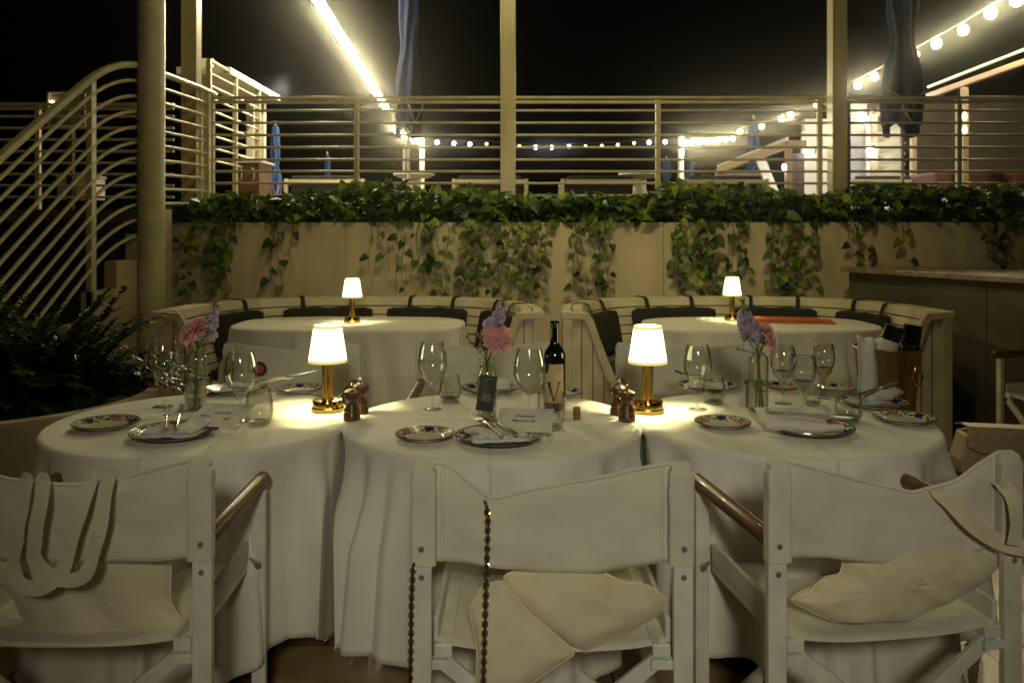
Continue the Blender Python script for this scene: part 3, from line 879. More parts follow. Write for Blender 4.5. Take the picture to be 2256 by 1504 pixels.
    MB().tube(pp, .005, 6).build('piping', M['piping'], c)
    names = (['far left end', 'left of the rear lamp', 'right of the rear lamp', 'far right end'])
    for q, (u0, u1) in enumerate(((.10, .255), (.305, .495), (.525, .71), (.755, .90))):
        n = 14; prof_n = 12
        def fn(u, v):
            s_ = (u0 + (u1-u0)*v)*(len(pts)-1); i = min(int(s_), len(pts)-2); f = s_-i
            P = pts[i].lerp(pts[i+1], f); N = nr[i].lerp(nr[i+1], f).normalized()
            a = 2*pi*u
            ex = .35
            ca = abs(cos(a))**ex*(1 if cos(a) > 0 else -1); sa = abs(sin(a))**ex*(1 if sin(a) > 0 else -1)
            e = 1 - (abs(2*v-1))**14
            h = .152*ca*(.86+.14*e); th = .042*sa*(.35+.65*e)*(1+.12*sin(v*pi))
            c0 = Vector((.124, .640)); ax = Vector((-.21, .95)).normalized(); pr = Vector((.95, .21)).normalized()
            q_ = c0 + ax*h + pr*(th+.03)
            return P + N*q_.x + Vector((0,0,q_.y + .004*sin(v*19+q)))
        mb = MB(); mb.grid(fn, 28, n, cu=True)
        nv = 28
        mb.f.append(tuple(reversed(range(nv)))); mb.s.append(False); mb.m.append(0)
        mb.f.append(tuple(range(n*nv, (n+1)*nv))); mb.s.append(False); mb.m.append(0)
        o = mb.build('back_cushion', M['dark_fabric'], None, (cx, BY0, 0))
        tag(o, 'dark back cushion at the %s of the %s banquette' % (names[q], 'right' if right else 'left') if q in (0, 3)
            else 'dark back cushion of the %s banquette, just %s' % ('right' if right else 'left', names[q]), 'cushion', 'dark cushions strapped to the banquettes')
        for f in (.24, .76):
            s_ = (u0 + (u1-u0)*f)*(len(pts)-1); i = int(s_)
            P = pts[i].lerp(pts[i+1], s_-i); N = nr[i]; T = Vector((-N.y, N.x, 0))
            path = [(.16,.70),(.105,.80),(.085,ZT-.015),(.06,ZT+.006),(-.07,ZT+.006),(-.083,ZT-.01),(-.083,ZT-.16)]
            sm = MB()
            hw = .014
            sh = .02*sin(q*3+f*9)
            vs = []; fs = []
            for j, (a, z) in enumerate(path):
                p = P + N*a + Vector((0,0,z)) + T*sh*(j/6)
                vs += [p - T*hw, p + T*hw]
            for j in range(len(path)-1): fs.append((2*j, 2*j+1, 2*j+3, 2*j+2))
            sm.add(vs, fs); sm.build('strap', M['strap'], o, solid=.003)
    return t
banquette(-1.03, 'left curved white slatted banquette with dark cushions against the cream wall')
banquette(1.545, 'right curved white slatted banquette with dark cushions against the cream wall', True)

# ------------------------------------------------------------------ tables and cloths
def cloth(cx, cy, R, seed, corner, x0, x1, lab, half=1.02, sup=None, drop_min=None, ztop=TZ, fold=1.0, group='white tablecloths on the round tables', zfloor=.085):
    random.seed(seed)
    NT = 360
    ks = [(random.choice([7,9,11]), rnd(0,6), .5), (random.choice([13,15,17]), rnd(0,6), .6), (random.choice([21,24,27]), rnd(0,6), .28)]
    def shape(a):
        if sup is None: return R
        A, B, e = sup
        return (abs(cos(a)/A)**e + abs(sin(a)/B)**e)**(-1/e)
    def hemL(a):
        b_ = a - corner + pi/4
        k = (b_ % (pi/2)) - pi/4          # zero on the side, +-45 at corner
        if sup is None:
            d = half/cos(k)
            q_ = ztop-zfloor; x_ = d-R; return x_ if x_ < q_-.1 else q_-.1*math.exp(-(x_-q_+.1)/.1)
        return drop_min*(1+.08*sin(a*3))
    def F(a):
        v = sum(w_*sin(k*a + ph + .8*sin(3*a+ph)) for k, ph, w_ in ks)
        return v + .5*abs(v)**.5*(1 if v > 0 else -1)*.6
    def fn(u, v):
        a = 2*pi*u
        r0 = shape(a)
        ca, sa = cos(a), sin(a)
        if v <= .25:
            r = (r0-.012)*(v/.25)
            z = ztop + .0012*noise.noise(Vector((cx*3+r*ca*5, r*sa*5, seed)))
        elif v <= .35:
            t_ = (v-.25)/.10*pi/2
            r = r0-.012 + .016*sin(t_); z = ztop - .016*(1-cos(t_))
        else:
            s_ = (v-.35)/.65; L = hemL(a)
            dz = L*s_
            env = min(1, dz/.26)**.9
            r = r0 + .004 + .045*env*dz/.5 + fold*(.046*env*F(a) + .02*env*max(0, F(a))*dz) + .016*env*abs(F(a+.3))
            z = ztop-.016 - dz*(.985-.02*F(a)*s_)
        x = cx + r*ca; y = cy + r*sa
        if v > .35:
            m_ = .012 + .03*(v-.35)
            if x0 is not None and x < x0 + m_: x = x0 + m_ - (x0+m_-x)*.06
            if x1 is not None and x > x1 - m_: x = x1 - m_ + (x-x1+m_)*.06
        return (x-cx, y-cy, max(z, .012))
    o = MB().grid(fn, NT, 44, cu=True).build('tablecloth', M['cloth'], None, (cx, cy, 0), solid=.0016, off=-1)
    return tag(o, lab, 'tablecloth', group)
def table(cx, cy, R, lab, sup=None):
    t = thing('dining_table', lab, 'table', (cx, cy, 0), 0, 'tables hidden under their cloths')
    if sup:
        A, B, e = sup
        poly = []
        for i in range(48):
            a = 2*pi*i/48; r = (abs(cos(a)/A)**e + abs(sin(a)/B)**e)**(-1/e)-.02
            poly.append((r*cos(a), r*sin(a)))
        m = MB(); n = 48
        m.add([(x,y,TZ-.035) for x,y in poly] + [(x,y,TZ-.004) for x,y in poly], [tuple(reversed(range(n))), tuple(range(n,2*n))] + [(k,(k+1)%n,n+(k+1)%n,n+k) for k in range(n)])
        m.build('tabletop', M['dark_wood'], t)
    else:
        MB().lathe([(0,TZ-.035),(R-.014,TZ-.035),(R-.014,TZ-.004),(0,TZ-.004)], 64).build('tabletop', M['dark_wood'], t)
    MB().lathe([(.04,.04),(.04,TZ-.035)], 16).build('pillar_leg', M['iron'], t)
    MB().lathe([(0,.0),(.24,.0),(.24,.015),(.05,.04),(0,.04)], 32).build('base_plate', M['iron'], t)
TCY = 2.770; TR = .480
TX = (-1.015, -.062, .885)
table(TX[0], TCY, TR, 'round dining table under the left white cloth')
table(TX[1], TCY, TR, 'round dining table under the middle white cloth')
table(TX[2], TCY, TR, 'round dining table under the right white cloth')
cloth(TX[0], TCY, TR, 3, R_(-46), None, -.5385, 'white cloth over the left front table, its corner hanging low on the right')
cloth(TX[1], TCY-.012, TR, 11, R_(-128), -.5385, .4115, 'white cloth over the middle front table with the wine bottle')
cloth(TX[2], TCY, TR, 5, R_(-126), .4115, None, 'white cloth over the right front table')
SL = (.76, .42, 3.2)
table(-1.08, 5.62, 0, 'oval table inside the left banquette', SL)
table(1.64, 5.60, 0, 'oval table inside the right banquette', SL)
GB = 'white cloths of the rear tables'
cloth(-1.08, 5.62, 0, 8, 0, None, None, 'white cloth over the rear table inside the left banquette', sup=SL, drop_min=.52, fold=.5, group=GB)
cloth(1.64, 5.60, 0, 9, 0, None, None, 'white cloth over the rear table inside the right banquette', sup=SL, drop_min=.52, fold=.5, group=GB)

# ------------------------------------------------------------------ table lamps
def table_lamp(p, lab, k=1.0, power=13):
    t = thing('table_lamp', lab, 'table lamp', p, 0, 'cordless brass table lamps')
    MB().lathe([(0,0),(.0545*k,0),(.056*k,.004),(.056*k,.014),(.0515*k,.018),(.0515*k,.036),(.049*k,.041),(.022*k,.043),(.022*k,.048),(0,.048)], 48).build('base', M['brass'], t)
    sh = MB()
    for q in range(40):
        pass
    MB().lathe([(.0195*k,.046),(.0195*k,.255),(.0,.257)], 32).build('stem', M['brass'], t)
    zt, zb_, rt, rb_ = .297, .170, .047*k, .0665*k
    def r_at(z): return rb_ + (rt-rb_)*(z-zb_)/(zt-zb_)
    s_ = MB().lathe([(r_at(zb_+.010), zb_+.010), (r_at(zt-.010), zt-.010)], 48).build('shade', M['shade'], t)
    MB().lathe([(r_at(zb_), zb_), (r_at(zb_+.010)+.0006, zb_+.010), (r_at(zb_+.010)-.001, zb_+.010), (r_at(zb_)-.002, zb_)], 48).build('lower_glow_rim', M['dim_glow'], s_)  # yellow fringe of the lamp's bloom, put in as edge rings
    MB().lathe([(r_at(zt-.010)+.0006, zt-.010), (r_at(zt), zt), (r_at(zt)-.002, zt), (r_at(zt-.010)-.001, zt-.010)], 48).build('upper_glow_rim', M['dim_glow'], s_)
    MB().lathe([(0,.262),(.030*k,.262),(.030*k,.268),(0,.268)], 24).build('light_disc', M['dim_glow'], t)
    for a in range(3):
        an = a*2*pi/3 + .4
        for rr in (.033,):
            l = lamp('lamp_glow', (p[0]+rr*cos(an), p[1]+rr*sin(an), p[2]+.235), power/3, (1, .90, .44), .006)
    l = lamp('lamp_top_glow', (p[0], p[1], p[2]+.278), power*.12, (1, .9, .48), .01)
    return t
LPa = on_table(722, 905); LPb = on_table(1427, 908)
table_lamp(LPa, 'brass table lamp with glowing shade at the right edge of the left front table')
table_lamp(LPb, 'brass table lamp with glowing shade at the left edge of the right front table')
table_lamp(on_table(776, 711), 'brass table lamp on the rear table inside the left banquette', 1.0, 7)
table_lamp(on_table(1613, 706), 'brass table lamp on the rear table inside the right banquette', .95, 7)
# orange menu on the right rear table
mn = tag(MB().box(-.27, .27, -.13, .13, 0, .008).box(-.25, .2, -.11, .14, .010, .017).build('menu_board', M['menu_orange'], None, tuple(on_table(1742, 709) + Vector((0,0,.004))), (0, 0, R_(-12))), 'orange menu boards lying on the right rear table', 'menu')

# ------------------------------------------------------------------ pepper mills
def mill(px, py, lab):
    t = thing('pepper_mill', lab, 'pepper mill', on_table(px, py), rnd(0, 3), 'wooden mills beside the lamps')
    b_ = MB().lathe([(0,0),(.0265,0),(.0275,.004),(.0275,.022),(.0245,.026),(.0245,.029),(.0265,.032),(.0255,.036),(.020,.046),(.0185,.056),(.020,.066),(.024,.071),(.024,.074),(.0215,.076),(.0215,.079)], 36).build('body', M['mill_wood'], t)
    MB().lathe([(.0215,.0795),(.028,.081),(.0295,.087),(.027,.095),(.016,.101),(.006,.103),(0,.103)], 36).build('cap', M['mill_wood'], t)
    MB().lathe([(0,.102),(.0035,.102),(.003,.108),(.0068,.112),(.0075,.116),(.005,.120),(0,.121)], 20).build('knob', M['chrome'], t)
mill(775, 925, 'front wooden mill right of the left table lamp')
mill(794, 910, 'rear wooden mill half hidden right of the left table lamp')
mill(1381, 927, 'front wooden mill left of the right table lamp')
mill(1362, 914, 'rear wooden mill half hidden left of the right table lamp')

# ------------------------------------------------------------------ glassware
GG = 'stemmed wine glasses on the front tables'
def wine_glass(px, py, lab, H=.235, liquid=None, k=1.0, lm='wine_white'):
    t = thing('wine_glass', lab, 'wine glass', on_table(px, py), rnd(0,3), GG)
    zb = .082*H/.235
    bowl = [(.0035,zb),(.012,zb+.006),(.034,zb+.028),(.047,zb+.055),(.0515,zb+.075),(.051,zb+.095),(.046,zb+.125),(.0385,H)]
    bowl = [(r*k, z) for r, z in bowl]
    MB().lathe(bowl + [(bowl[-1][0]-.0012, H)] + [(max(.0005, r-.0014), z+.0012) for r, z in reversed(bowl[:-1])], 40).build('bowl', M['glass'], t)
    MB().lathe([(.0035,zb),(.003,zb-.03),(.0032,.02),(.006,.006),(.02,.0028),(.036*k,.0015),(.0365*k,.0005),(.036*k,0),(0,.0003)], 32).build('stem', M['glass'], t)
    if liquid:
        zl = zb + liquid
        pr = [(max(.0003, r-.002), z+.002) for r, z in bowl if z < zl-.004]
        rl = pr[-1][0] + .002
        MB().lathe(pr + [(rl, zl), (0, zl)], 36).build('wine', M[lm], t)
GT = 'clear tumblers on the front tables'
def tumbler(px, py, lab, r=.040, H=.10, liquid=0, rt=None):
    rt = rt or r*.80
    t = thing('tumbler', lab, 'tumbler', on_table(px, py), rnd(0,3), GT)
    pf = [(0,0),(r*.62,.0),(r*.82,.008),(r*.97,.03),(r,.048),(r*.97,.07),(rt,H)]
    inner = [(rt-.0016,H),(r*.97-.002,.07),(r-.002,.048),(r*.95-.002,.03),(r*.72,.014),(0,.010)]
    MB().lathe(pf + inner, 40).build('glass_wall', M['glass'], t)
    MB().lathe([(0,.001),(r*.60,.001),(r*.78,.008),(r*.70,.0125),(0,.009)], 32).build('thick_base', M['water'], t)
    if liquid: MB().lathe([(0,.0115),(r*.70,.0155),(r*.94-.0025,.03),(r-.003,min(.048,liquid)),(0,min(.048,liquid))], 32).build('water', M['water'], t)
wine_glass(360, 896, 'wine glass left of the vase on the left table')
wine_glass(531, 928, 'wine glass between the vase and tumbler on the left table', .228, k=1.02)
tumbler(571, 935, 'tumbler in front of the wine glass on the left table', .044, .112)
tumbler(428, 888, 'tumbler partly behind the vase on the left table', .038, .10)
wine_glass(953, 902, 'wine glass left of the vase on the middle table', .235)
wine_glass(1166, 930, 'wine glass just left of the wine bottle', .240, k=1.02)
tumbler(992, 886, 'tumbler left of the middle vase', .040, .10, .02)
tumbler(1214, 945, 'tall straight tumbler in front of the wine bottle', .045, .118, rt=.041)
wine_glass(1537, 902, 'wine glass nearest the lamp on the right table', .225, k=.96)
tumbler(1572, 890, 'tumbler behind the blue flowered side plate on the right table', .042, .10, .048)
wine_glass(1725, 889, 'wine glass directly right of the right vase', .21, .045, k=.9, lm='water')
wine_glass(1768, 905, 'shorter filled wine glass behind the name card on the right table', .185, .04, k=.92, lm='water')
wine_glass(1815, 878, 'glass of white wine at the back of the right table', .205, .045, k=.78)
tumbler(1790, 893, 'small low tumbler among the wine glasses of the right table', .032, .055, rt=.030)
tumbler(1869, 930, 'tumbler with a heavy base near the right edge of the right table', .043, .105, .02, .037)

# ------------------------------------------------------------------ wine bottle, cork
p = on_table(1222, 903)
bt = thing('wine_bottle', 'dark red wine bottle with a cream label on the middle table', 'wine bottle', p)
MB().lathe([(0,.012),(.028,.0),(.0365,.003),(.038,.01),(.038,.185),(.036,.2),(.029,.214),(.019,.226),(.0155,.236),(.0148,.285),(.0148,.296),(.0165,.298),(.0165,.305),(.0145,.309),(0,.309)], 56).build('body', M['bottle_glass'], bt)
def arc_patch(R, a0, a1, z0, z1):
    return MB().grid(lambda u, v: (R*cos(a0+(a1-a0)*u), R*sin(a0+(a1-a0)*u), z0+(z1-z0)*v), 24, 1)
lbl = arc_patch(.0384, R_(-158), R_(-42), .032, .164).build('label', M['label_paper'], bt)
def text_mesh(txt, size, shear=0, extrude=0, align='CENTER'):
    c = bpy.data.curves.new('lettering', 'FONT'); c.body = txt; c.size = size; c.shear = shear; c.extrude = extrude
    c.align_x = align; c.resolution_u = 3; c.offset = size*.012
    o = bpy.data.objects.new('tmp', c); col.objects.link(o)
    dg = bpy.context.evaluated_depsgraph_get(); dg.update()
    me = bpy.data.meshes.new_from_object(o.evaluated_get(dg))
    vs = [tuple(v.co) for v in me.vertices]; fs = [tuple(q.vertices) for q in me.polygons]
    bpy.data.objects.remove(o); bpy.data.meshes.remove(me)
    return vs, fs
def bent(par, txt, size, zc, ac, R, m):
    vs, fs = text_mesh(txt, size)
    MB().add([(R*cos(ac + x/R), R*sin(ac + x/R), zc + y) for x, y, z in vs], fs).build('lettering', m, par)
# large serif V drawn as strokes
def stroke_v(par, R, ac, z0, z1, wd):
    mb = MB()
    def P(x, z): return (R*cos(ac + x/R), R*sin(ac + x/R), z)
    h = z1-z0
    def quad(a, b_, c_, d_):
        def fq(u, v):
            x = (a[0]*(1-u)+b_[0]*u)*(1-v) + (d_[0]*(1-u)+c_[0]*u)*v
            z = (a[1]*(1-u)+b_[1]*u)*(1-v) + (d_[1]*(1-u)+c_[1]*u)*v
            return P(x, z)
        mb.grid(fq, 8, 10, smooth=False)
    quad((-wd*.5, z1), (-wd*.28, z1), (wd*.04, z0+.004), (-wd*.05, z0))
    quad((wd*.35, z1), (wd*.44, z1), (wd*.05, z0+.002), (-.002, z0))
    quad((-wd*.62, z1+.001), (-wd*.14, z1+.001), (-wd*.14, z1-.0016), (-wd*.62, z1-.0016))
    quad((wd*.22, z1+.001), (wd*.62, z1+.001), (wd*.62, z1-.0016), (wd*.22, z1-.0016))
    mb.build('lettering', M['ink'], par)
stroke_v(lbl, .0388, R_(-97), .037, .102, .050)
mb = MB()
def PL(x, z, R=.0387, ac=R_(-97)): return (R*cos(ac + x/R), R*sin(ac + x/R), z)
crv = []
for i in range(9):
    u = i/8; crv.append((-.036+.020*u**.6, .128 + .0375*u**1.8))
def fcv(u, v):
    z = .128 + .0355*v; xr = -.036 + .020*v**.33
    return PL(-.0375*(1-u) + xr*u, z, .0388)
mb.grid(fcv, 8, 12, smooth=False)
mb.build('dark_curve', M['ink'], lbl)
bent(lbl, 'VINO', .006, .149, R_(-65), .0387, M['ink']); bent(lbl, 'ROSSO', .0045, .144, R_(-65), .0387, M['ink'])
bent(lbl, '*', .014, .150, R_(-65), .0387, M['red'])
ck = thing('cork', 'wine cork standing upright right of the wine bottle', 'cork', on_table(1271, 925))
MB().lathe([(0,0),(.0115,0),(.012,.001),(.0125,.042),(.0115,.043),(0,.043)], 24).build('body', M['cork'], ck)
bent(ck, 'VINO', .011, .018, R_(-90), .0128, M['ink'])

# ------------------------------------------------------------------ plates
def plate_surface(R, r):
    u = r/R
    if u < .62: return .006
    return .006 + (u-.62)/.38*.016*(R/.13)**.5
def plate(p, R, lab, motifs, rot=0, tilt=0):
    t = thing('side_plate' if R < .1 else 'dinner_plate', lab, 'plate', p, rot, 'hand painted plates with dark blue rims')
    pr = [(0,.0),(R*.55,.0),(R*.58,.003)] + [(R*(.62+.38*k/4), plate_surface(R, R*(.62+.38*k/4))-.0035) for k in range(5)]
    pr += [(R*1.005, plate_surface(R,R)-.001)] + [(R*(1-.38*k/4), plate_surface(R, R*(1-.38*k/4))) for k in range(5)] + [(R*.58,.0055),(0,.0055)]
    MB().lathe(pr, 64).build('dish', M['porcelain'], t)
    MB().lathe([(R*.975, plate_surface(R,R*.975)+.0005), (R*1.0, plate_surface(R,R)+.0006), (R*1.008, plate_surface(R,R)-.0008), (R*1.003, plate_surface(R,R)-.003)], 64).build('blue_rim', M['navy'], t)
    mb = MB()
    def dab(a, r, rx_, ry_, ang, m, lift=.0006):
        vs = []
        cx_, cy_ = r*cos(a), r*sin(a)
        for i in range(8):
            b_ = 2*pi*i/8
            x = rx_*cos(b_); y = ry_*sin(b_)
            X = cx_ + x*cos(ang) - y*sin(ang); Y = cy_ + x*sin(ang) + y*cos(ang)
            rr = min(sqrt(X*X+Y*Y), R*.965); aa = atan2(Y, X)
            vs.append((rr*cos(aa), rr*sin(aa), plate_surface(R, rr)+lift))
        mb.add(vs, [tuple(range(8))], False, m)
    S = R*.25
    for (adeg, kind) in motifs:
        a = R_(adeg)
        m = 0 if kind == 'p' else 1
        for k in range(10):
            aa = a + (k-4.5)*.11 + rnd(-.02,.02)
            dab(aa, R*(.80+.12*sin(k*2.3)), S*.34, S*.15, rnd(0,3), 2, .0005)
        for k in range(7):
            b_ = 2*pi*k/7
            dab(a + .12*cos(b_), R*.80 + R*.075*sin(b_), S*.34, S*.26, b_, m, .0008 + .00005*k)
        dab(a, R*.80, S*.2, S*.2, 0, m, .0013)
    mb.build('floral_pattern', [M['plate_pink'], M['plate_blue'], M['plate_green']], t)
    return t
ML = [(90,'b'),(150,'p'),(30,'p'),(210,'b'),(330,'b'),(270,'p')]
ML2 = [(90,'p'),(150,'b'),(30,'b'),(210,'p'),(330,'p'),(270,'b')]
PS = [
 ((233,942), .100, 'side plate alone at the far left of the left table', ML2),
 ((384,962), .128, 'dinner plate under the napkin in front of the left vase', ML2),
 ((520,864), .115, 'rear dinner plate behind the left table wine glass', ML),
 ((661,864), .088, 'side plate with blue flowers just left of the left lamp', ML),
 ((937,967), .0885, 'side plate with blue and pink flowers at the front of the middle table', ML),
 ((1100,972), .130, 'dinner plate under fork and knife on the middle table', ML2),
 ((1080,864), .112, 'rear dinner plate behind the middle vase', ML2),
 ((1238,872), .080, 'side plate mostly hidden behind the wine bottle', ML2),
 ((1592,940), .0875, 'side plate with blue flower cluster at the front of the right table', ML),
 ((1784,952), .132, 'dinner plate with crumpled napkin at the front of the right table', ML),
 ((1562,858), .115, 'rear dinner plate left of the right vase', ML2),
 ((1722,858), .075, 'side plate seen between vase and wine glass on the right table', ML),
 ((1925,895), .118, 'dinner plate with folded napkin at the right of the right table', ML2),
 ((1992,930), .096, 'side plate nearest the right edge of the right table', ML2),
 ((1842,862), .075, 'small plate at the back of the right table below the wine', ML),
]
for i, ((px, py), R, lab, mo) in enumerate(PS):
    p = on_table(px, py); p.z += .0006
    plate(p, R, lab, mo, R_(-12*(px-1128)/1128) + (.15 if i % 2 else -.1))

# ------------------------------------------------------------------ cutlery, napkins, cards
def fork(mb, M4, L=.205):
    b_ = MB()
    for k in range(4):
        x = -.0108 + .0072*k
        b_.tube([(x,L*.72,.001),(x,L*.85,-.001),(x*.96,L,.006)], [.0019,.0018,.0010], 6)
    b_.grid(lambda u, v: ((u-.5)*.026*(1-.45*(1-v)**2), L*(.58+.16*v), .0006-.002*sin(v*pi)*.3), 6, 6)
    b_.tube([(0,0,.003),(0,L*.1,.0035),(0,L*.3,.004),(0,L*.5,.006),(0,L*.6,.0015)], [.0052,.0048,.0034,.0026,.004], 8, sx=1.0)
    return b_
def knife(mb=None, M4=None, L=.225):
    b_ = MB()
    b_.tube([(0,0,.004),(0,L*.05,.004),(0,L*.25,.004),(0,L*.47,.004),(0,L*.5,.004)], [.004,.0062,.005,.0042,.0035], 8)
    b_.add([(-.006,L*.5,.003),(.006,L*.5,.003),(.011,L*.62,.003),(.0125,L*.85,.003),(.004,L*.96,.003),(-.003,L*1.0,.003),(-.007,L*.9,.003),(-.006,L*.7,.003),
            (-.006,L*.5,.005),(.004,L*.5,.005),(.0095,L*.62,.0045),(.011,L*.85,.0045),(.004,L*.95,.0042),(-.003,L*.99,.0045),(-.007,L*.9,.005),(-.006,L*.7,.005)],
           [(7,6,5,4,3,2,1,0),(8,9,10,11,12,13,14,15)] + [(k,(k+1)%8,8+(k+1)%8,8+k) for k in range(8)], False)
    return b_
fork_proto = None; knife_proto = None
def place_cutlery(px, py, dirdeg, kind, lab, z, pitch=0):
    p = on_table(px, py); p.z += z
    o = (fork(None,None) if kind == 'fork' else knife()).build(kind, M['steel'], None, tuple(p), (R_(pitch), 0, R_(dirdeg)))
    tag(o, lab, kind, 'steel forks and knives')
def napkin(px, py, w_, l_, rotdeg, lab, seed=1, h=.012, z=.024, tilt=0):
    p = on_table(px, py); p.z += z
    def fn(u, v):
        x = (u-.5)*w_; y = (v-.5)*l_
        zz = h*.5*noise.noise(Vector((x*22+seed, y*22, seed)))*1.1 + .004*sin(u*9+seed)*sin(v*3)
        e = max(abs(2*u-1), abs(2*v-1))
        return (x + .006*noise.noise(Vector((y*30, seed, 2))), y + .006*noise.noise(Vector((x*30, seed, 5))), zz - .012*e**6 + h*.5)
    mb = MB().grid(fn, 20, 20)
    def fn2(u, v):
        a = fn(.05+u*.92, .06+v*.86); return (a[0]*.97+.004, a[1]*.96, a[2]+.0045+.002*sin(u*7+seed))
    mb.grid(fn2, 16, 16)
    o = mb.build('napkin', M['napkin'], None, tuple(p), (R_(tilt), 0, R_(rotdeg)), solid=.0018)
    return tag(o, lab, 'napkin', 'white cloth napkins')
def napkin_roll(px, py, w_, rotdeg, lab, seed=1, z=.024, r=.012):
    p = on_table(px, py); p.z += z
    mb = MB()
    for k in range(4):
        pts = [((i/12-.5)*w_, .008*k-.012 + .006*sin(i*.5+k+seed), r*.9+.005*sin(i*.7+k*2+seed)-.003*k+.004) for i in range(13)]
        mb.tube(pts, [r*(.35+.5*sin(pi*(i+1)/14))*(1-.12*k) for i in range(13)], 8, sx=1.5)
    return tag(mb.build('napkin', M['napkin'], None, tuple(p), (0, 0, R_(rotdeg))), lab, 'napkin', 'white cloth napkins')
def card(px, py, w_, l_, rotdeg, tilt, lines, lab, z=.034, tx=0, ty=0, size=.021):
    p = on_table(px, py); p.z += z
    o = MB().box(-w_/2, w_/2, 0, l_, -.0004, .0004).build('name_card', M['paper'], None, tuple(p), (R_(tilt), 0, R_(rotdeg)))
    tag(o, lab, 'card', 'paper name cards')
    for (txt, x, y) in lines:
        vs, fs = text_mesh(txt, size, .35)
        MB().add([(a+x, b_+y, .0009) for a, b_, c in vs], fs).build('handwriting', M['ink'], o)
# left setting
napkin(380, 966, .165, .13, -2, 'flat white napkin under fork and knife on the left table', 2)
place_cutlery(365, 978, 21, 'fork', 'fork on the napkin of the left table', .040, 8)
place_cutlery(388, 977, 17, 'knife', 'knife beside the fork on the left table', .040, 8)
napkin_roll(445, 955, .10, 60, 'rolled napkin end leaning on the left front dinner plate', 3, .02, .008)
card(458, 958, .17, .16, -8, 14, [('Haylee', 0, .085), ('Fern', -.045, .062), ('vip', .030, .048)], 'white name card behind the cutlery on the left table', .026)
# far left setting
napkin(530, 866, .15, .10, 6, 'white napkin on the rear plate of the left table', 5)
place_cutlery(560, 875, -62, 'fork', 'fork on the rear plate of the left table', .045, 6)
place_cutlery(572, 868, -62, 'knife', 'knife on the rear plate of the left table', .045, 6)
# middle setting
napkin(1100, 975, .17, .14, 8, 'white napkin under fork and knife on the middle table', 7)
napkin_roll(1062, 978, .12, -52, 'curled bluish napkin edge on the middle dinner plate', 4, .022, .010)
place_cutlery(1106, 993, 27, 'fork', 'fork lying slantwise on the middle table napkin', .040, 7)
place_cutlery(1140, 992, 30, 'knife', 'knife lying slantwise on the middle table napkin', .041, 6)
card(1152, 972, .17, .145, -6, 16, [('Debbie', -.005, .088), ('Mareeda', -.005, .060)], 'white name card with two handwritten words on the middle table', .028)
napkin(1092, 864, .12, .10, 0, 'white napkin standing on the rear plate of the middle table', 9, .03)
# right settings
napkin_roll(1770, 965, .22, -10, 'long crumpled napkin along the front dinner plate of the right table', 6, .018, .016)
place_cutlery(1880, 952, 72, 'knife', 'knife lying across the front plate of the right table', .040, 1)
place_cutlery(1838, 952, 66, 'fork', 'fork with tines toward the vase on the right table', .041, 2)
card(1752, 950, .2, .13, -4, 10, [('Cylia V', -.05, .075)], 'white name card with one handwritten word on the right table', .024, size=.018)
napkin(1555, 862, .17, .09, -12, 'white napkin on the rear plate left of the right vase', 12)
place_cutlery(1590, 862, 50, 'fork', 'fork on the rear plate left of the right vase', .043, 3)
napkin_roll(1948, 892, .13, 18, 'puffy folded napkin on the right hand plate of the right table', 8, .02, .022)
napkin(1905, 897, .12, .08, 20, 'flat napkin corner on the right hand plate of the right table', 14)
place_cutlery(1888, 905, -62, 'knife', 'knife resting on the right hand napkin', .050, 8)
place_cutlery(1902, 908, -56, 'fork', 'fork resting on the right hand napkin', .050, 8)
M['ivory_card'] = mat('ivory_card', (.62,.58,.52), .7)
lc = MB().box(-.022, .022, -.0006, .0006, 0, .085).build('paper_strip', M['ivory_card'], None, tuple(on_table(1636, 898)), (R_(-8), R_(28), R_(10)))
tag(lc, 'pale paper strip leaning against the right vase', 'card')
# ------------------------------------------------------------------ vases and flowers
def vase(px, py, lab, neck=False, H=.205, R=.0335):
    p = on_table(px, py)
    t = thing('flower_vase', lab, 'vase', p, 0, 'glass bottle vases with flowers')
    if neck:
        pf = [(0,0),(R*.9,0),(R,.006),(R,.135),(R*.93,.155),(R*.78,.168),(R*.72,.174),(R*.84,.178),(R*.72,.184),(R*.72,.196),(R*.8,.203)]
    else:
        pf = [(0,0),(R*.9,0),(R,.006),(R,.175),(R*.95,.188),(R*.72,.197),(R*.60,.200),(R*.66,.204)]
    inn = [(r-.0016, z) for r, z in reversed(pf[2:])] + [(0,.009)]
    MB().lathe(pf + inn, 44).build('glass_body', M['glass'], t)
    zl = .105
    MB().lathe([(0,.011),(R-.0025,.011),(R-.0025,zl),(0,zl)], 40).build('water', M['water'], t)
    MB().lathe([(R*.995,.104),(R*1.015,.1055),(R*.995,.107)], 44).build('ring', M['glass'], t)
    MB().lathe([(0,.001),(R*.88,.001),(R*.9,.010),(0,.008)], 36).build('thick_base', M['water'], t)
    return p
def petal(mb, c, az, el, size, curl, wd, m=0, seed=0, ruffle=.12, out=.0):
    """cupped petal rooted at c, pointing in direction az/el."""
    d = Vector((cos(az)*cos(el), sin(az)*cos(el), sin(el)))
    side = Vector((-sin(az), cos(az), 0)); n = side.cross(d)
    nu, nv = 6, 5
    def fn(u, v):
        w_ = (u-.5)*2
        prof = sin(pi*min(1, .12+v*.80))**.7*wd
        L = size*(v*(1-.12*w_*w_*v))
        rf = ruffle*size*v*v*sin(w_*6 + seed*2.3)*.35
        return c + d*L + side*(w_*prof*size*.5) + n*(curl*size*(v*v) + (-.28*size*w_*w_*v) + rf) + d*out
    mb.grid(fn, nu, nv, m)
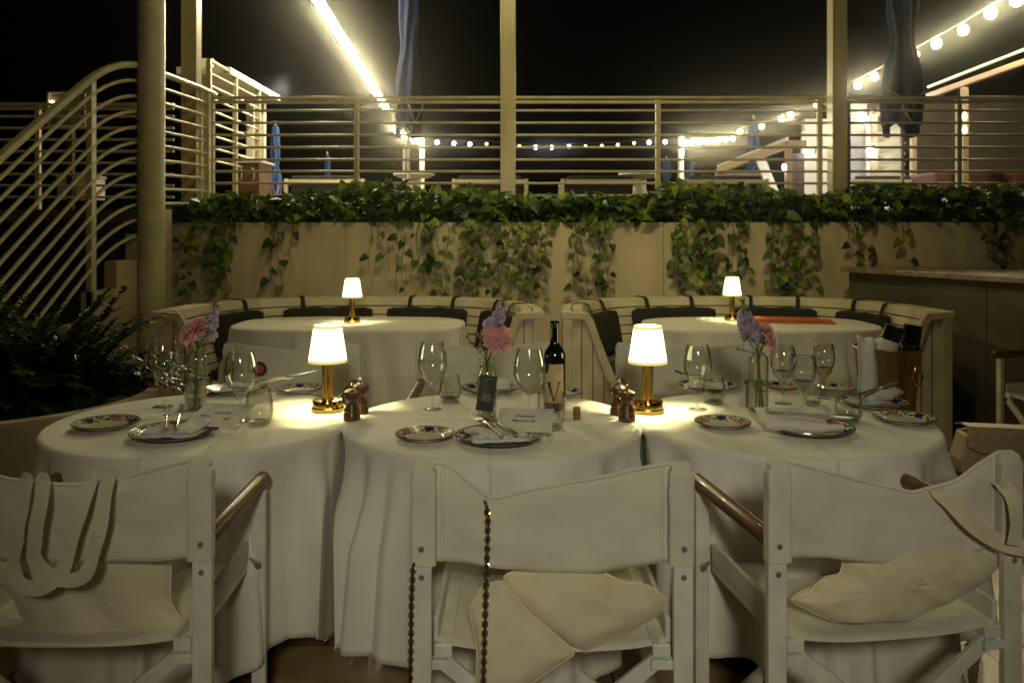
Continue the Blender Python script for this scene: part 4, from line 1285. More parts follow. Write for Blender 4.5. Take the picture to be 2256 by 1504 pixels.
def peony(loc, axis, R, lab, stem_to, cat='flower', m='petal_pink'):
    t = thing('pink_peony', lab, cat, loc, 0, 'flowers in the glass vases')
    ax = Vector(axis).normalized()
    q = ax.to_track_quat('Z', 'Y').to_matrix().to_4x4()
    mb = MB()
    rings = [(9, -.15, 1.0, .15, .85), (9, .15, .95, .35, .8), (8, .45, .86, .55, .75), (8, .72, .74, .75, .7), (6, .95, .6, .9, .65), (5, 1.15, .46, 1.0, .6), (4, 1.35, .34, .9, .6)]
    for ri, (n, el, sz, curl, wd) in enumerate(rings):
        for k in range(n):
            az = 2*pi*(k + .5*(ri % 2))/n + rnd(-.12, .12)
            tmp = MB(); petal(tmp, Vector((0,0,-R*.25)), az, el+rnd(-.08,.08), R*sz*rnd(.92,1.08)*1.05, curl*.55, wd*.95, 0, k+ri*3, .3)
            mb.add(tmp.v, tmp.f, True, 0, q)
    mb.build('bloom', M[m], t)
    s_to = Vector(stem_to) - Vector(loc)
    b0 = q @ Vector((0,0,-R*.3))
    pts = [b0, NK - Vector(loc) + Vector((.004,0,0)), s_to]
    MB().tube(pts, [.0035,.003,.0028], 8).build('stem', M['stem'], t)
    gb = MB()
    for k in range(4):
        a = k*1.6
        leaf(gb, b0, q.to_3x3() @ Vector((cos(a), sin(a), -.7)), (0,0,1), R*.7, R*.3, 0, .2, False)
    gb.build('sepals', M['stem'], t)
def stock(path, R0, R1, lab, stem_to, m='petal_lilac', n=20):
    loc = Vector(path[0])
    t = thing('lilac_stock', lab, 'flower', loc, 0, 'flowers in the glass vases')
    pts = [Vector(q) - loc for q in path]
    s_to = Vector(stem_to) - loc
    MB().tube([s_to, NK-loc-Vector((.004,0,0)), pts[0]] + pts[1:], [.0028,.0028,.0026] + [.0022]*(len(pts)-1), 7).build('stem', M['stem'], t)
    mb = MB(); bb = MB()
    for k in range(n):
        u = k/(n-1); s_ = u*(len(pts)-1); i = min(int(s_), len(pts)-2)
        c = pts[i].lerp(pts[i+1], s_-i)
        R = R0+(R1-R0)*u
        az = k*2.4
        off = Vector((cos(az), sin(az)*.8, .15))*R*.75
        if u < .78:
            fl = c + off
            ax = Vector((cos(az), sin(az), .3)).normalized(); q = ax.to_track_quat('Z', 'Y').to_matrix().to_4x4()
            for j in range(7):
                tmp = MB(); petal(tmp, Vector((0,0,-.003)), j*2*pi/5 + rnd(-.2,.2), .25 + (.5 if j > 4 else 0), R*.82*rnd(.85,1.15), .1, .95, 0, j+k, .7)
                mb.add([q @ Vector(v) + fl for v in tmp.v], tmp.f, True, 0)
        else:
            bb.ball(c + off*.75, R*.22, 7, 5, 0, (1,1,1.5))
            bb.tube([c, c+off*.75], .0010, 4)
    for k in range(7):
        u = .8+.2*k/6; s_ = u*(len(pts)-1); i = min(int(s_), len(pts)-2); c = pts[i].lerp(pts[i+1], s_-i)
        bb.ball(c + Vector((.004*cos(k*2), .004*sin(k*2), .003)), .0042, 6, 5, 0, (1,1,1.5))
    mb.build('blossoms', M[m], t); bb.build('buds', M['bud'], t)
def filler(loc, stem_to, R, lab, seed=0, n=30):
    random.seed(seed)
    loc = Vector(loc)
    t = thing('filler_sprig', lab, 'flower', loc, 0, 'flowers in the glass vases')
    s_to = Vector(stem_to) - loc
    sb_ = MB(); sb_.tube([s_to, NK-loc, (0,0,0)], .0018, 6)
    fb = MB(); lb_ = MB()
    for k in range(n):
        d = Vector((rnd(-1,1), rnd(-.6,.6), rnd(-.4,1))).normalized()*R*rnd(.3,1)
        sb_.tube([(0,0,-.006), d*.6+Vector((0,0,.002)), d], .0007, 4)
        fb.ball(d, rnd(.0016,.0034), 6, 4)
        if k % 3 == 0: leaf(lb_, d*.5, d + Vector((0,0,-.003)), (0,0,1), R*.55, R*.3, 0, .3, False)
    sb_.build('stem', M['stem'], t); fb.build('florets', M['fill'], t); lb_.build('leaves', M['fill'], t)
def vp(px, py, base, dy=0):      # a point in the vase's own plane
    return at(px, py, base.y + dy)
# left vase
b = vase(433, 903, 'glass bottle vase with pink and lilac flowers on the left table')
b0 = b + Vector((-.006, 0, .014)); NK = b + Vector((0,0,.198))
peony(vp(423, 720, b, -.02), (-.45, -.5, .75), .058, 'flat pink bloom in the left vase', b0)
stock([vp(452, 742, b), vp(463, 715, b), vp(470, 690, b), vp(480, 640, b)], .030, .012, 'lilac flower spike rising above the left vase', b0 + Vector((.012,.01,0)))
filler(vp(455, 738, b, -.02), b0 + Vector((.01,-.01,0)), .030, 'yellow green sprig right of the left pink bloom', 3)
filler(vp(410, 756, b), b0 + Vector((.0,-.01,0)), .024, 'pale sprig below the left pink bloom', 4, 22)
filler(vp(440, 762, b), b0 + Vector((.0,.01,0)), .028, 'leafy sprig at the neck of the left vase', 14, 30)
# middle vase
b = vase(1073, 926, 'glass bottle vase with a ringed neck and black tag on the middle table', True, .21, .0315)
b0 = b + Vector((-.012, 0, .014)); NK = b + Vector((0,0,.198))
peony(vp(1096, 744, b, -.02), (.10, -.9, .35), .050, 'round pink bloom in the middle vase', b0)
stock([vp(1082, 725, b, .02), vp(1094, 706, b, .02), vp(1104, 688, b, .02), vp(1113, 652, b, .02)], .029, .012, 'lilac flower spike rising above the middle vase', b0 + Vector((.02,.0,0)), n=18)
filler(vp(1056, 742, b), b0 + Vector((.012,-.01,0)), .024, 'green sprig left of the middle pink bloom', 5, 30)
filler(vp(1028, 743, b), b0 + Vector((-.002,.01,0)), .011, 'small leafy tip furthest left over the middle vase', 6, 9)
filler(vp(1068, 768, b), b0 + Vector((.0,.01,0)), .028, 'leafy sprig at the neck of the middle vase', 16, 34)
# right vase
b = vase(1671, 907, 'plain glass bottle vase with lilac and pink flowers on the right table')
b0 = b + Vector((.004, 0, .014)); NK = b + Vector((0,0,.198))
stock([vp(1662, 742, b), vp(1648, 722, b), vp(1640, 702, b), vp(1636, 662, b)], .036, .016, 'full lilac flower spike in the right vase', b0, n=26)
stock([vp(1672, 752, b), vp(1668, 732, b), vp(1660, 712, b)], .026, .016, 'short lilac cluster right of the tall lilac spike', b0 + Vector((.01,-.01,0)), n=14)
peony(vp(1700, 738, b, -.01), (.85, -.35, .3), .049, 'pink bloom turned to the right in the right vase', b0 + Vector((-.012,.01,0)))
filler(vp(1645, 745, b, -.02), b0 + Vector((.008,.004,0)), .022, 'green sprig under the lilac spike of the right vase', 8, 26)
filler(vp(1682, 752, b, -.02), b0 + Vector((.014,.004,0)), .026, 'green sprig under the right pink bloom', 9, 30)
filler(vp(1624, 768, b), b0 + Vector((.0,.01,0)), .009, 'lone pale leaf tip left of the right vase', 10, 6)
# hanging tag on the middle vase
tg = thing('hanging_tag', 'black hanging tag with gold lettering on the middle vase', 'tag', at(1072, 866, 2.66), 0)
tg.rotation_euler = (R_(-4), R_(8), 0)
MB().box(-.0275, .0275, -.0006, .0006, -.056, .056).build('card', M['tag_black'], tg)
MX = Matrix(((1,0,0,0),(0,0,-1,-.0012),(0,1,0,0),(0,0,0,1)))
vs = []
for txt, y, sz in (('CAREFULLY', -.006, .0062), ('DESIGNED', -.0125, .0062), ('PROFESSIONALLY', -.019, .0062), ('FINISHED', -.0255, .0062)):
    a, f = text_mesh(txt, sz)
    MB().add([(x, y_+y, 0) for x, y_, c in a], f, False, 0, MX).build('lettering', M['gold_ink'], tg)
lb_ = MB()
for k in range(4):
    lb_.tube([(-.017+.0055*k+.002*sin(i*.9+k), -.0012, .050-.0052*i - .0*k) for i in range(11)], .00035, 4)
lb_.tube([(-.006,-.0012,.044),(.022,-.0012,.046)], .0004, 4)
lb_.build('line_drawing', M['gold_ink'], tg)
MB().tube([(0,0,.056),(-.004,.02,.075),(.004,.04,.082)], .0006, 4).build('string', M['canvas'], tg)

# ------------------------------------------------------------------ director's chairs
CW = .568          # distance between post centres
def chair(name, label, loc, rotz, sag, seatsag=0.0, group='white canvas director chairs', bolts=True):
    """sag: list of (u, drop at top, drop at bottom) along the back, u from 0 (left) to 1"""
    t = thing(name, label, 'chair', loc, rotz, group)
    h = CW/2
    wp = 'white_paint'
    for sx in (-1, 1):
        MB().box(sx*h-.0215, sx*h+.0215, -.011, .011, 0, .855).build('rear_post', M[wp], t, bevel=.003)
        MB().box(sx*h-.019, sx*h+.019, .44, .462, .0, .665).build('front_leg', M[wp], t, bevel=.003)
        MB().tube([(sx*h, .0125, .690), (sx*h, .014, .690), (sx*h, .2, .688), (sx*h, .49, .684), (sx*h, .497, .684)], [.019,.020,.0205,.0205,.014], 16).build('armrest', M['arm_wood'], t)
        MB().box(sx*h-.018, sx*h+.018, -.02, .49, .0, .035).build('runner', M[wp], t, bevel=.004)
        MB().box(sx*(h-.046)-.020, sx*(h-.046)+.020, -.004, .445, .448, .478).build('seat_rail', M[wp], t, bevel=.004)
        MB().box(sx*(h-.046)-.024, sx*(h-.046)+.024, -.010, .02, .425, .445).build('hinge_block', M[wp], t, bevel=.002)
        MB().tube([(sx*h, -.016, .690), (sx*h, -.0205, .690)], .0062, 12).build('bolt', M['steel'], t)
        MB().tube([(sx*h, -.0105, .627), (sx*h, -.0145, .627)], .0062, 12).build('bolt', M['steel'], t)
        MB().tube([(sx*(h-.02), .43, .485), (sx*(h+.004), .425, .470), (sx*(h+.004), .418, .470)], [.003,.009,.009], 10).build('side_bolt', M['steel'], t)
    for y in (.004, .435):
        for sx in (-1, 1):
            a = (sx*(h-.05), y+sx*.008, .44); b_ = (-sx*(h-.03), y+sx*.008, .05)
            MB().bar(a, b_, .014, .034, (0,1,0) if False else (0,0,1)).build('cross_brace', M[wp], t, bevel=.002)
    # seat canvas
    def seat(u, v):
        x = (u-.5)*(CW-.055); e = abs(2*u-1)
        z = .482 - .022*(1-e**3) - .004*sin(v*pi)
        if e > .93: z += .002
        return (x, .002+.44*v, z)
    MB().grid(seat, 24, 12).build('seat', M['canvas'], t, solid=.003)
    for sx in (-1, 1):
        MB().box(sx*(h-.030)-.006, sx*(h-.030)+.006, .01, .44, .470, .530).build('seat_side', M['canvas'], t, bevel=.005)
    # back canvas with sleeves
    us = [q[0] for q in sag]
    def interp(u, k):
        return sum(interp0(min(1,max(0,u+o*.018)), k)*w_ for o, w_ in ((-2,.1),(-1,.2),(0,.4),(1,.2),(2,.1)))
    def interp0(u, k):
        for a, b_ in zip(sag, sag[1:]):
            if u <= b_[0]:
                f = (u-a[0])/(b_[0]-a[0]); 
                return a[k]+(b_[k]-a[k])*f
        return sag[-1][k]
    ins = .022
    def back(u, v):
        x = -h+ins + (CW-2*ins)*u
        zt = .868 - interp(u, 1); zb = .652 - interp(u, 2)
        z = zb + (zt-zb)*v
        y = .012 + .020*sin(pi*u)*(1-.2*v) + .009*noise.noise(Vector((u*3.2 + v*1.5, v*2.2 - u*2.5, loc[0]*3))) + .004*noise.noise(Vector((u*9, v*7+u*8, loc[0]*5))) + .010*max(0, v-.85)/.15*sin(pi*u)
        return (x, y, z)
    MB().grid(back, 48, 16).build('back_canvas', M['canvas'], t, solid=.003)
    for su in (.034, .046, .954, .966):
        MB().tube([Vector(back(su, v/10)) - Vector((0,.0022,0)) for v in range(11)], .0013, 4).build('stitched_seam', M['canvas'], t)
    hb_ = [Vector(back(u/48, 1.0)) + Vector((0,-.001,0)) for u in range(49)]
    MB().tube(hb_, .0045, 6, sx=1.0).build('hem', M['canvas'], t)
    for sx in (-1, 1):
        mb = MB()
        def sl(u, v):
            a = 2*pi*u; e = .3
            ca = abs(cos(a))**e*(1 if cos(a) > 0 else -1); sa = abs(sin(a))**e*(1 if sin(a) > 0 else -1)
            k = 1 + .04*noise.noise(Vector((u*3, v*6, sx)))
            z = .652 + .216*v + (.006*sin(u*6.28) if v > .95 else 0)
            if v > .96: k *= .80; z -= .002
            elif v > .92: k *= .97
            k *= 1 + .03*sin(v*23 + u*6 + sx)*(v > .6)
            return (sx*h - sx*.004 + .0275*ca*k, .0165*sa*k, z)
        mb.grid(sl, 28, 26, cu=True)
        mb.add([sl(u/28, 1) for u in range(28)], [tuple(range(28))], False)
        mb.build('sleeve', M['canvas'], t)
    return t
SG = [(0,0,0),(.15,.010,.008),(.5,.028,.018),(.85,.010,.008),(1,0,0)]
chair('director_chair', 'front left canvas chair with a tote bag hung over its back', (-.967, 1.85, 0), R_(1.5), [(0,0,0),(.2,.045,.01),(.45,.062,.018),(.62,.056,.018),(.85,.020,.012),(1,0,0)])
chair('director_chair', 'front middle canvas chair with a gold chain over its back', (.088, 1.83, 0), R_(0), [(0,0,0),(.06,.004,0),(.12,.032,.004),(.240,.086,.018),(.45,.062,.030),(.7,.038,.030),(.9,.010,.008),(1,0,0)])
chair('director_chair', 'front right canvas chair with a tote strap across its back', (.861, 1.885, 0), R_(8), [(0,0,0),(.2,.032,.008),(.42,.066,.030),(.62,.092,.042),(.8,.07,.036),(.93,.022,.01),(1,.0,0)])
chair('director_chair', 'canvas chair with a round badge behind the left table', (-.985, 3.76, 0), R_(180), SG)
chair('director_chair', 'canvas chair behind the middle table and its vase', (-.128, 3.80, 0), R_(180), SG)
chair('director_chair', 'canvas chair behind the right table, right of the lamp', (.775, 3.78, 0), R_(178), SG)
chair('director_chair', 'dim canvas chair at the far right edge by the bar counter', (3.2, 4.45, 0), R_(98), SG)
bd = tag(MB().lathe([(0,0),(.030,0),(.032,.002),(.030,.004),(0,.004)], 24).build('badge', [mat('badge_dark', (.03,.03,.06), .4)], None, tuple(at(572, 812, 3.70)), (R_(90),0,0)), 'round red and dark badge on the chair back behind the left table', 'badge')
MB().lathe([(0,.0045),(.020,.0045),(.019,.006),(0,.006)], 20).build('red_centre', M['red'], bd)

# ------------------------------------------------------------------ tote bags
def bag_body(outline, d, T, seed, par, name='bag_body', m='tote', wr=1.0, tilt=0.0, zc=None):
    """pillow from an outline of world (x, z) points about depth d, thickness T"""
    P = [Vector((q.x, q.z)) for q in outline]
    # resample outline
    L = [0]
    for i in range(len(P)): L.append(L[-1] + (P[(i+1) % len(P)]-P[i]).length)
    N = 72; R = []
    for k in range(N):
        s_ = L[-1]*k/N; i = 0
        while L[i+1] < s_: i += 1
        f = (s_-L[i])/max(1e-9, L[i+1]-L[i]); R.append(P[i].lerp(P[(i+1) % len(P)], f))
    R = [(R[k-1]+R[k]*2+R[(k+1) % N])/4 for k in range(N)]
    c = sum(R, Vector((0,0)))/N
    vs = []; fs = []; rings = 12
    ids = {}
    for side in (1, -1):
        for r in range(rings+1):
            rho = sin(pi/2*r/rings)
            for k in range(N):
                if r == rings and side == -1: ids[(side, r, k)] = ids[(1, r, k)]; continue
                q = c.lerp(R[k], rho)
                y = side*T*.5*(max(0, 1-rho**5))**.75
                n1 = noise.noise(Vector((q.x*7+seed, q.y*7, seed*1.3)))
                n2 = abs(noise.noise(Vector((q.x*9+seed*2+q.y*6, q.y*9-q.x*3, seed))))
                n2 += .2*abs(noise.noise(Vector((q.x*21-q.y*17, q.y*15+q.x*9, seed+4))))
                y += side*T*wr*(.12*n1 - .26*n2)*(1-rho**8)
                y += tilt*(q.y-c.y)
                ids[(side, r, k)] = len(vs); vs.append((q.x-c.x, y, q.y-c.y))
                if r == 0:
                    for kk in range(1, N): ids[(side, r, kk)] = ids[(side, 0, 0)]
                    break
    for side in (1, -1):
        for r in range(rings):
            for k in range(N):
                k2 = (k+1) % N
                q = [ids[(side, r, k)], ids[(side, r, k2)], ids[(side, r+1, k2)], ids[(side, r+1, k)]]
                u = []
                for i in q:
                    if i not in u: u.append(i)
                if len(u) > 2: fs.append(tuple(u) if side == 1 else tuple(reversed(u)))
    o = MB().add(vs, fs, True).tube([(q.x-c.x, tilt*(q.y-c.y), q.y-c.y) for q in R], .0032, 6, closed=True).build(name, M[m], par)
    o.location = (c.x, d, c.y) if par is None else Vector((c.x, d, c.y)) - par.location
    return o
def strap(path, wdir, wd, par, name='strap', m='tote'):
    """flat strap through world points"""
    P = [Vector(q) for q in path]
    # catmull-rom
    pts = []
    for i in range(len(P)-1):
        p0, p1, p2, p3 = P[max(0,i-1)], P[i], P[i+1], P[min(len(P)-1,i+2)]
        for k in range(6):
            t = k/6
            pts.append(.5*((2*p1) + (p2-p0)*t + (2*p0-5*p1+4*p2-p3)*t*t + (-p0+3*p1-3*p2+p3)*t*t*t))
    pts.append(P[-1])
    o_ = par.location
    vs = []; fs = []
    for i, q in enumerate(pts):
        tdir = (pts[min(i+1,len(pts)-1)] - pts[max(i-1,0)]).normalized()
        wv = tdir.cross(Vector((0,-1,.15))).normalized() if wdir is None else Vector(wdir)
        if abs(tdir.y) > .85: wv = Vector((1,0,0))
        nz = noise.noise(q*11)
        wv = (Matrix.Rotation(.45*nz, 3, tdir) @ wv).normalized(); q = q + Vector((.006*nz, -.004*abs(noise.noise(q*17)), 0))
        vs += [q - wv*wd/2*(1-.18*abs(nz)) - o_, q + wv*wd/2 - o_]
    # keep orientation consistent
    for i in range(1, len(pts)):
        a = Vector(vs[2*i+1])-Vector(vs[2*i]); b_ = Vector(vs[2*i-1])-Vector(vs[2*i-2])
        if a.dot(b_) < 0: vs[2*i], vs[2*i+1] = vs[2*i+1], vs[2*i]
    for i in range(len(pts)-1): fs.append((2*i, 2*i+1, 2*i+3, 2*i+2))
    return MB().add(vs, fs, False).build(name, M[m], par, solid=.0022)
def W(px, py, d): return at(px, py, d)
# left tote
t1 = thing('tote_bag', 'cream canvas tote hanging by two handles over the front left chair', 'tote bag', (-.95, 1.93, .48))
bag_body([W(x, y, 1.95) for x, y in [(-60,1180),(110,1165),(250,1180),(376,1180),(374,1230),(372,1330),(404,1375),(392,1400),(300,1418),(160,1420),(80,1412),(50,1370),(20,1300),(-60,1260)]], 1.955, .10, 3, t1, wr=1.1)
D1 = 1.828
def loop(pp, d0=D1):
    a = pp[0]; z = pp[-1]
    q = [W(a[0]+2, a[1]+95, 1.92), W(a[0]+1, a[1]+20, 1.892), W(a[0], a[1]-2, 1.880), W(a[0], a[1]-5, 1.860), W(a[0], a[1]+4, 1.845)]
    q += [W(x, y, d0) for x, y in pp[1:-1]]
    q += [W(z[0], z[1]+4, 1.845), W(z[0], z[1]-5, 1.860), W(z[0], z[1]-2, 1.880), W(z[0]+1, z[1]+20, 1.892), W(z[0]+2, z[1]+95, 1.92)]
    return q
strap(loop([(57,1060),(48,1120),(36,1190),(28,1240),(45,1283),(88,1295),(128,1268),(150,1215),(172,1140),(196,1060)]), None, .032, t1, 'handle')
strap(loop([(96,1060),(88,1120),(78,1190),(76,1228),(104,1262),(150,1277),(190,1262),(212,1215),(222,1140),(236,1060)], D1-.008), None, .032, t1, 'handle')
# middle tote
t2 = thing('tote_bag', 'crumpled cream canvas tote slumped on the seat of the middle chair', 'tote bag', (.12, 1.98, .55))
bag_body([W(x, y, 1.86) for x, y in [(1108,1278),(1180,1252),(1290,1250),(1378,1294),(1430,1298),(1476,1330),(1466,1354),(1400,1396),(1292,1450),(1256,1430),(1160,1362),(1122,1330)]], 1.885, .13, 7, t2, wr=1.1)
bag_body([W(x, y, 1.81) for x, y in [(1062,1302),(1108,1290),(1160,1352),(1270,1436),(1204,1474),(1132,1520),(1050,1534),(1052,1430),(1034,1346)]], 1.812, .055, 9, t2, 'flap', wr=1.2, tilt=.22)
# right tote
t3 = thing('tote_bag', 'cream canvas tote lying on the seat of the front right chair', 'tote bag', (.85, 1.98, .5))
bag_body([W(x, y, 1.93) for x, y in [(1868,1222),(1990,1205),(2130,1208),(2214,1222),(2205,1262),(2150,1308),(2060,1350),(2010,1372),(1850,1378),(1812,1362),(1742,1326),(1800,1312),(1800,1292),(1858,1278),(1866,1250)]], 1.95, .11, 12, t3, wr=1.0)
d3 = 1.84
strap([W(2020,1150,2.03), W(2040,1098,1.985), W(2048,1078,1.965), W(2056,1075,1.94), W(2070,1086,1.916), W(2104,1118,1.905), W(2150,1162,1.90), W(2200,1192,1.90), W(2262,1206,1.892), W(2330,1190,1.89)], None, .036, t3, 'handle')
strap([W(2135,1120,2.03), W(2148,1082,1.985), W(2160,1066,1.962), W(2185,1060,1.935), W(2215,1074,1.905), W(2236,1110,1.888), W(2242,1160,1.884), W(2234,1200,1.884)], None, .033, t3, 'handle')
# chain strap over the middle chair
ch = thing('chain_strap', 'gold chain laced with black leather hanging over the middle chair back', 'bag chain', (-.06, 1.80, .85))
o_ = ch.location.copy()
pathA = [W(1058,1135,1.93), W(1060,1112,1.885), W(1066,1103,1.862), W(1072,1112,1.838), W(1075,1135,1.828), W(1074,1200,1.824), W(1073,1250,1.812), W(1071,1300,1.785), W(1068,1400,1.768), W(1065,1500,1.762), W(1063,1600,1.762)]
pathB = [W(912,1240,1.812), W(909,1262,1.806), W(906,1330,1.805), W(905,1430,1.803), W(903,1500,1.80), W(902,1600,1.80)]
def resample(P, step):
    out_ = []; acc = 0
    for a, b_ in zip(P, P[1:]):
        L = (b_-a).length
        while acc < L: out_.append(a.lerp(b_, acc/L)); acc += step
        acc -= L
    return out_
for P in (pathA, pathB):
    lk = MB(); le = MB()
    le.tube([q-o_ for q in P], .0026, 8, sx=1.2)
    rs = resample(P, .0095)
    for i in range(len(rs)-1):
        c = (rs[i]+rs[i+1])/2 - o_; tdir = (rs[i+1]-rs[i]).normalized()
        sd = tdir.cross(Vector((0,-1,0))).normalized() if i % 2 else tdir.cross(Vector((1,0,0))).normalized()
        if sd.length < .1: sd = Vector((0,0,1))
        pts = [c + tdir*(.0066*cos(a)) + sd*(.0058*sin(a)) for a in [2*pi*k/10 for k in range(10)]]
        lk.tube(pts, .0015, 5, closed=True)
    lk.build('links', M['brass'], ch); le.build('leather', M['strap'], ch)

# ------------------------------------------------------------------ ice bucket with bottles
bk = thing('ice_bucket', 'tall tapering wood coloured wine bucket standing behind the right table', 'bucket', (1.515, 3.42, 0))
cx_ = (1955-1128)*3.42/FPX; bk.location.x = cx_
MB().lathe([(.095,.58),(.098,.60),(.128,.895),(.133,.90),(.131,.905),(.125,.90),(.09,.60),(0,.59)], 44).build('body', M['bucket'], bk)
MB().tube([(.06,-.112,.84),(.045,-.122,.80),(.06,-.118,.765),(.085,-.105,.765),(.095,-.1,.80),(.085,-.105,.84)], .004, 8).build('ring_handle', M['brass'], bk)
MB().lathe([(0,0),(.15,0),(.15,.012),(.02,.03),(.014,.56),(.09,.585),(0,.585)], 32).build('stand', M['steel'], bk)
def small_bottle(base, d, lab, label=False):
    t = thing('wine_bottle', lab, 'wine bottle', base, 0, 'bottles leaning in the wine bucket')
    t.rotation_euler = Vector(d).to_track_quat('Z','Y').to_euler()
    MB().lathe([(0,.0),(.036,.0),(.037,.18),(.034,.20),(.018,.23),(.0145,.25),(.0145,.30),(.016,.305),(0,.31)], 32).build('body', M['bottle_glass'], t)
    if label: MB().lathe([(.0378,.06),(.0378,.165)], 32).build('label', M['paper'], t)
c = bk.location
small_bottle(at(1972, 718, 3.36), (-.30,.10,-1), 'upturned empty bottle with a white label in the wine bucket', True)
small_bottle((c.x+.01, c.y+.03, .63), (.05,.05,1), 'dark bottle standing upright in the wine bucket')
small_bottle(at(2012, 716, 3.40), (-.16,.0,-1), 'upturned dark bottle at the right in the wine bucket')
tw = MB()
def twf(u, v):
    x = -.165 + .10*u + .01*sin(v*5); 
    prof = [(-.02,.60),(-.03,.72),(-.035,.83),(-.03,.90),(.0,.935),(.06,.945),(.12,.93)]
    s_ = v*6; i = min(int(s_), 5); f = s_-i
    y = prof[i][0]*(1-f)+prof[i+1][0]*f; z = prof[i][1]*(1-f)+prof[i+1][1]*f
    return (x + (.0 if v < .5 else (v-.5)*.14), y - .06 + .012*sin(u*9), z - .012*u + .004*sin(u*14))
tag(tw.grid(twf, 16, 30).build('towel', M['napkin'], None, (c.x, c.y, 0), solid=.004), 'white folded towel draped over the left side of the wine bucket', 'towel')

# ------------------------------------------------------------------ bar counter on the right
bc = thing('bar_counter', 'long bar with stone top and dark grey panels along the right side', 'counter', (2.63, 6.62, 0))
dv = Vector((3.42-2.63, 4.5-6.62, 0)); Lb = dv.length; bc.rotation_euler = (0, 0, atan2(dv.y, dv.x))
MB().box(-.02, Lb+1.5, -.03, .85, 1.045, 1.082).build('countertop', M['stone_top'], bc, bevel=.004)
for k in range(6):
    MB().box(.0+.62*k+.002, .62*(k+1)-.002, .03, .08, .10, 1.045).build('front_panel', M['bar_panel'], bc, bevel=.003)
MB().box(.02, Lb+1.4, .075, .8, 0, 1.044).build('core', M['bar_panel'], bc)
MB().box(.0, Lb+1.4, .045, .076, 0, .085).build('kick_board', M['dark_wood'], bc)
MB().box(.0, Lb+1.4, .02, .05, .086, .098).build('metal_strip', M['brass'], bc)

# ------------------------------------------------------------------ stool and handbag at the right
stl = thing('wooden_stool', 'dark wooden stool with a white rounded leg carrying the handbag', 'stool', (1.72, 2.93, 0))
MB().box(-.16, .36, -.14, .20, .505, .545).build('seat', M['dark_wood'], stl, bevel=.006)
for x in (-.205, .33):
    for y in (-.13, .17):
        MB().box(x-.0, x+.045, y-.02, y+.02, 0, .555 if x < 0 else .504).build('leg', M['white_paint'], stl, bevel=.012)
hb2 = thing('handbag', 'cream quilted flap handbag with a round clasp emblem on the stool', 'handbag', (1.715, 2.88, .547))
hb2.rotation_euler = (0, 0, R_(-6))
MB().prism([(-.185,0),(.25,0),(.25,.14),(-.165,.14),(-.19,.05)], -.05, .05, 0).build('bag_body', M['bag_cream'], hb2, bevel=.012)
def flap(u, v):
    x = -.168+.43*u; zt = .163-.010*u
    prof = [(.05, zt-.01),(.0, zt+.004),(-.045, zt),(-.058, zt-.02),(-.061, zt-.05),(-.062, zt-.085)]
    s_ = v*5; i = min(int(s_), 4); f = s_-i
    y = prof[i][0]*(1-f)+prof[i+1][0]*f; z = prof[i][1]*(1-f)+prof[i+1][1]*f
    q = .0016*(abs(sin((x*1.0+z)*70)) + abs(sin((x-z)*70)))
    if u < .1 and v > .8: z += .02*(1-u/.1)*(v-.8)/.2
    return (x, y - q, z)
MB().grid(flap, 70, 40).build('flap', M['bag_cream'], hb2, solid=.004)
cl = MB().lathe([(0,0),(.030,0),(.033,.002),(.030,.004),(0,.004)], 36, 0, Matrix.Translation((.148,-.064,.062)) @ Matrix.Rotation(R_(90),4,'X') @ Matrix.Diagonal((1.35,.85,1,1))).build('clasp', M['bag_cream'], hb2)
em = MB()
for sx in (-1, 1):
    pts = []
    for i in range(17):
        a = R_(50) + R_(260)*i/16
        pts.append((.148 - sx*.006 + sx*.012*cos(a)*1.0*1, -.0705, .062 + .009*sin(a)))
    em.tube(pts, .0017, 6)
em.build('emblem', M['strap'], cl)

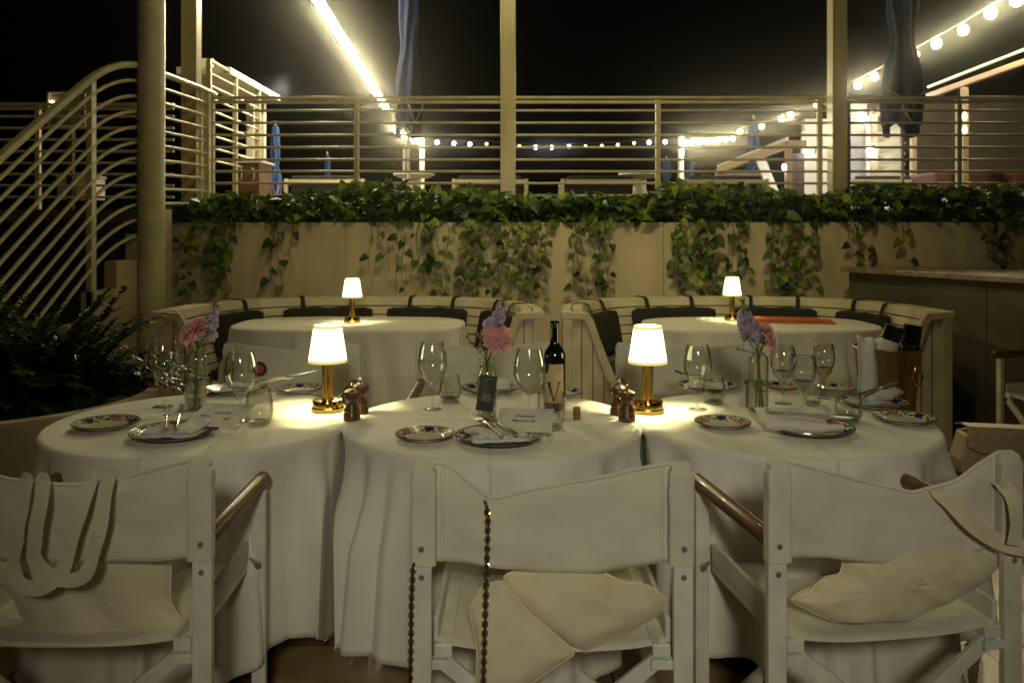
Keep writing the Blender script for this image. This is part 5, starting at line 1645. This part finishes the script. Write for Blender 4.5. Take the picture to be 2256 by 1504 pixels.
# ------------------------------------------------------------------ potted plant
pt = thing('potted_plant', 'dark bushy fern leaved plant in a big cream pot at the left', 'plant', (-2.30, 3.75, 0))
MB().lathe([(0,.0),(.42,.0),(.50,.10),(.60,.50),(.66,.60),(.665,.64),(.63,.645),(.60,.60),(.58,.56),(0,.56)], 56).build('pot', M['pot'], pt)
MB().lathe([(0,.562),(.59,.562)], 40).build('soil', M['soil'], pt)
random.seed(21)
fbm = MB(); stm = MB()
for k in range(330):
    az = rnd(0, 2*pi); r0 = rnd(0, .38)
    base = Vector((r0*cos(az*1.7), r0*sin(az*1.7), .56))
    lean = rnd(.05, 1.0)
    Ln = rnd(.34, .62)
    d = Vector((cos(az)*lean, sin(az)*lean, 1.0)).normalized()
    pts = []
    q = base.copy(); dd_ = d.copy()
    nseg = 14
    for i in range(nseg+1):
        pts.append(q.copy())
        q += dd_*Ln/nseg
        dd_ = (dd_ + Vector((cos(az)*.05, sin(az)*.05, -.075*lean*1.4))).normalized()
    if any(abs(p_.x) > 0.98 for p_ in pts): continue
    stm.tube(pts, [.004*(1-.75*i/nseg) for i in range(nseg+1)], 5)
    for i in range(3, nseg+1):
        for sgn in (-1, 1):
            tdir = (pts[i]-pts[i-1]).normalized()
            sd = tdir.cross(Vector((0,0,1))).normalized()*sgn
            for h_ in (0, .5):
                p_ = pts[i-1].lerp(pts[i], h_)
                L_ = rnd(.055,.085)*(1-.4*(i/nseg)**3)
                leaf(fbm, p_, sd + tdir*.75 + Vector((0,0,rnd(-.25,.35))), (rnd(-.2,.2), rnd(-.2,.2), 1), L_, L_*.52, 0, .2, False)
stm.build('stems', M['stem'], pt); fbm.build('foliage', M['fern'], pt)

# ------------------------------------------------------------------ thin haze volume added to imitate lens bloom round the bulbs
hm = bpy.data.materials.new('bloom_haze'); hm.use_nodes = True
for n_ in list(hm.node_tree.nodes): hm.node_tree.nodes.remove(n_)
pv = hm.node_tree.nodes.new('ShaderNodeVolumePrincipled'); ho = hm.node_tree.nodes.new('ShaderNodeOutputMaterial')
pv.inputs['Color'].default_value = (.9,.9,.88,1); pv.inputs['Density'].default_value = .0030; pv.inputs['Anisotropy'].default_value = .986
hm.cycles.volume_sampling = 'MULTIPLE_IMPORTANCE'
hm.node_tree.links.new(pv.outputs[0], ho.inputs['Volume'])
hz = MB().box(-17, 17, -7, 41, -1.2, 5.3).build('bloom_haze', hm)
struct(hz, 'stuff')
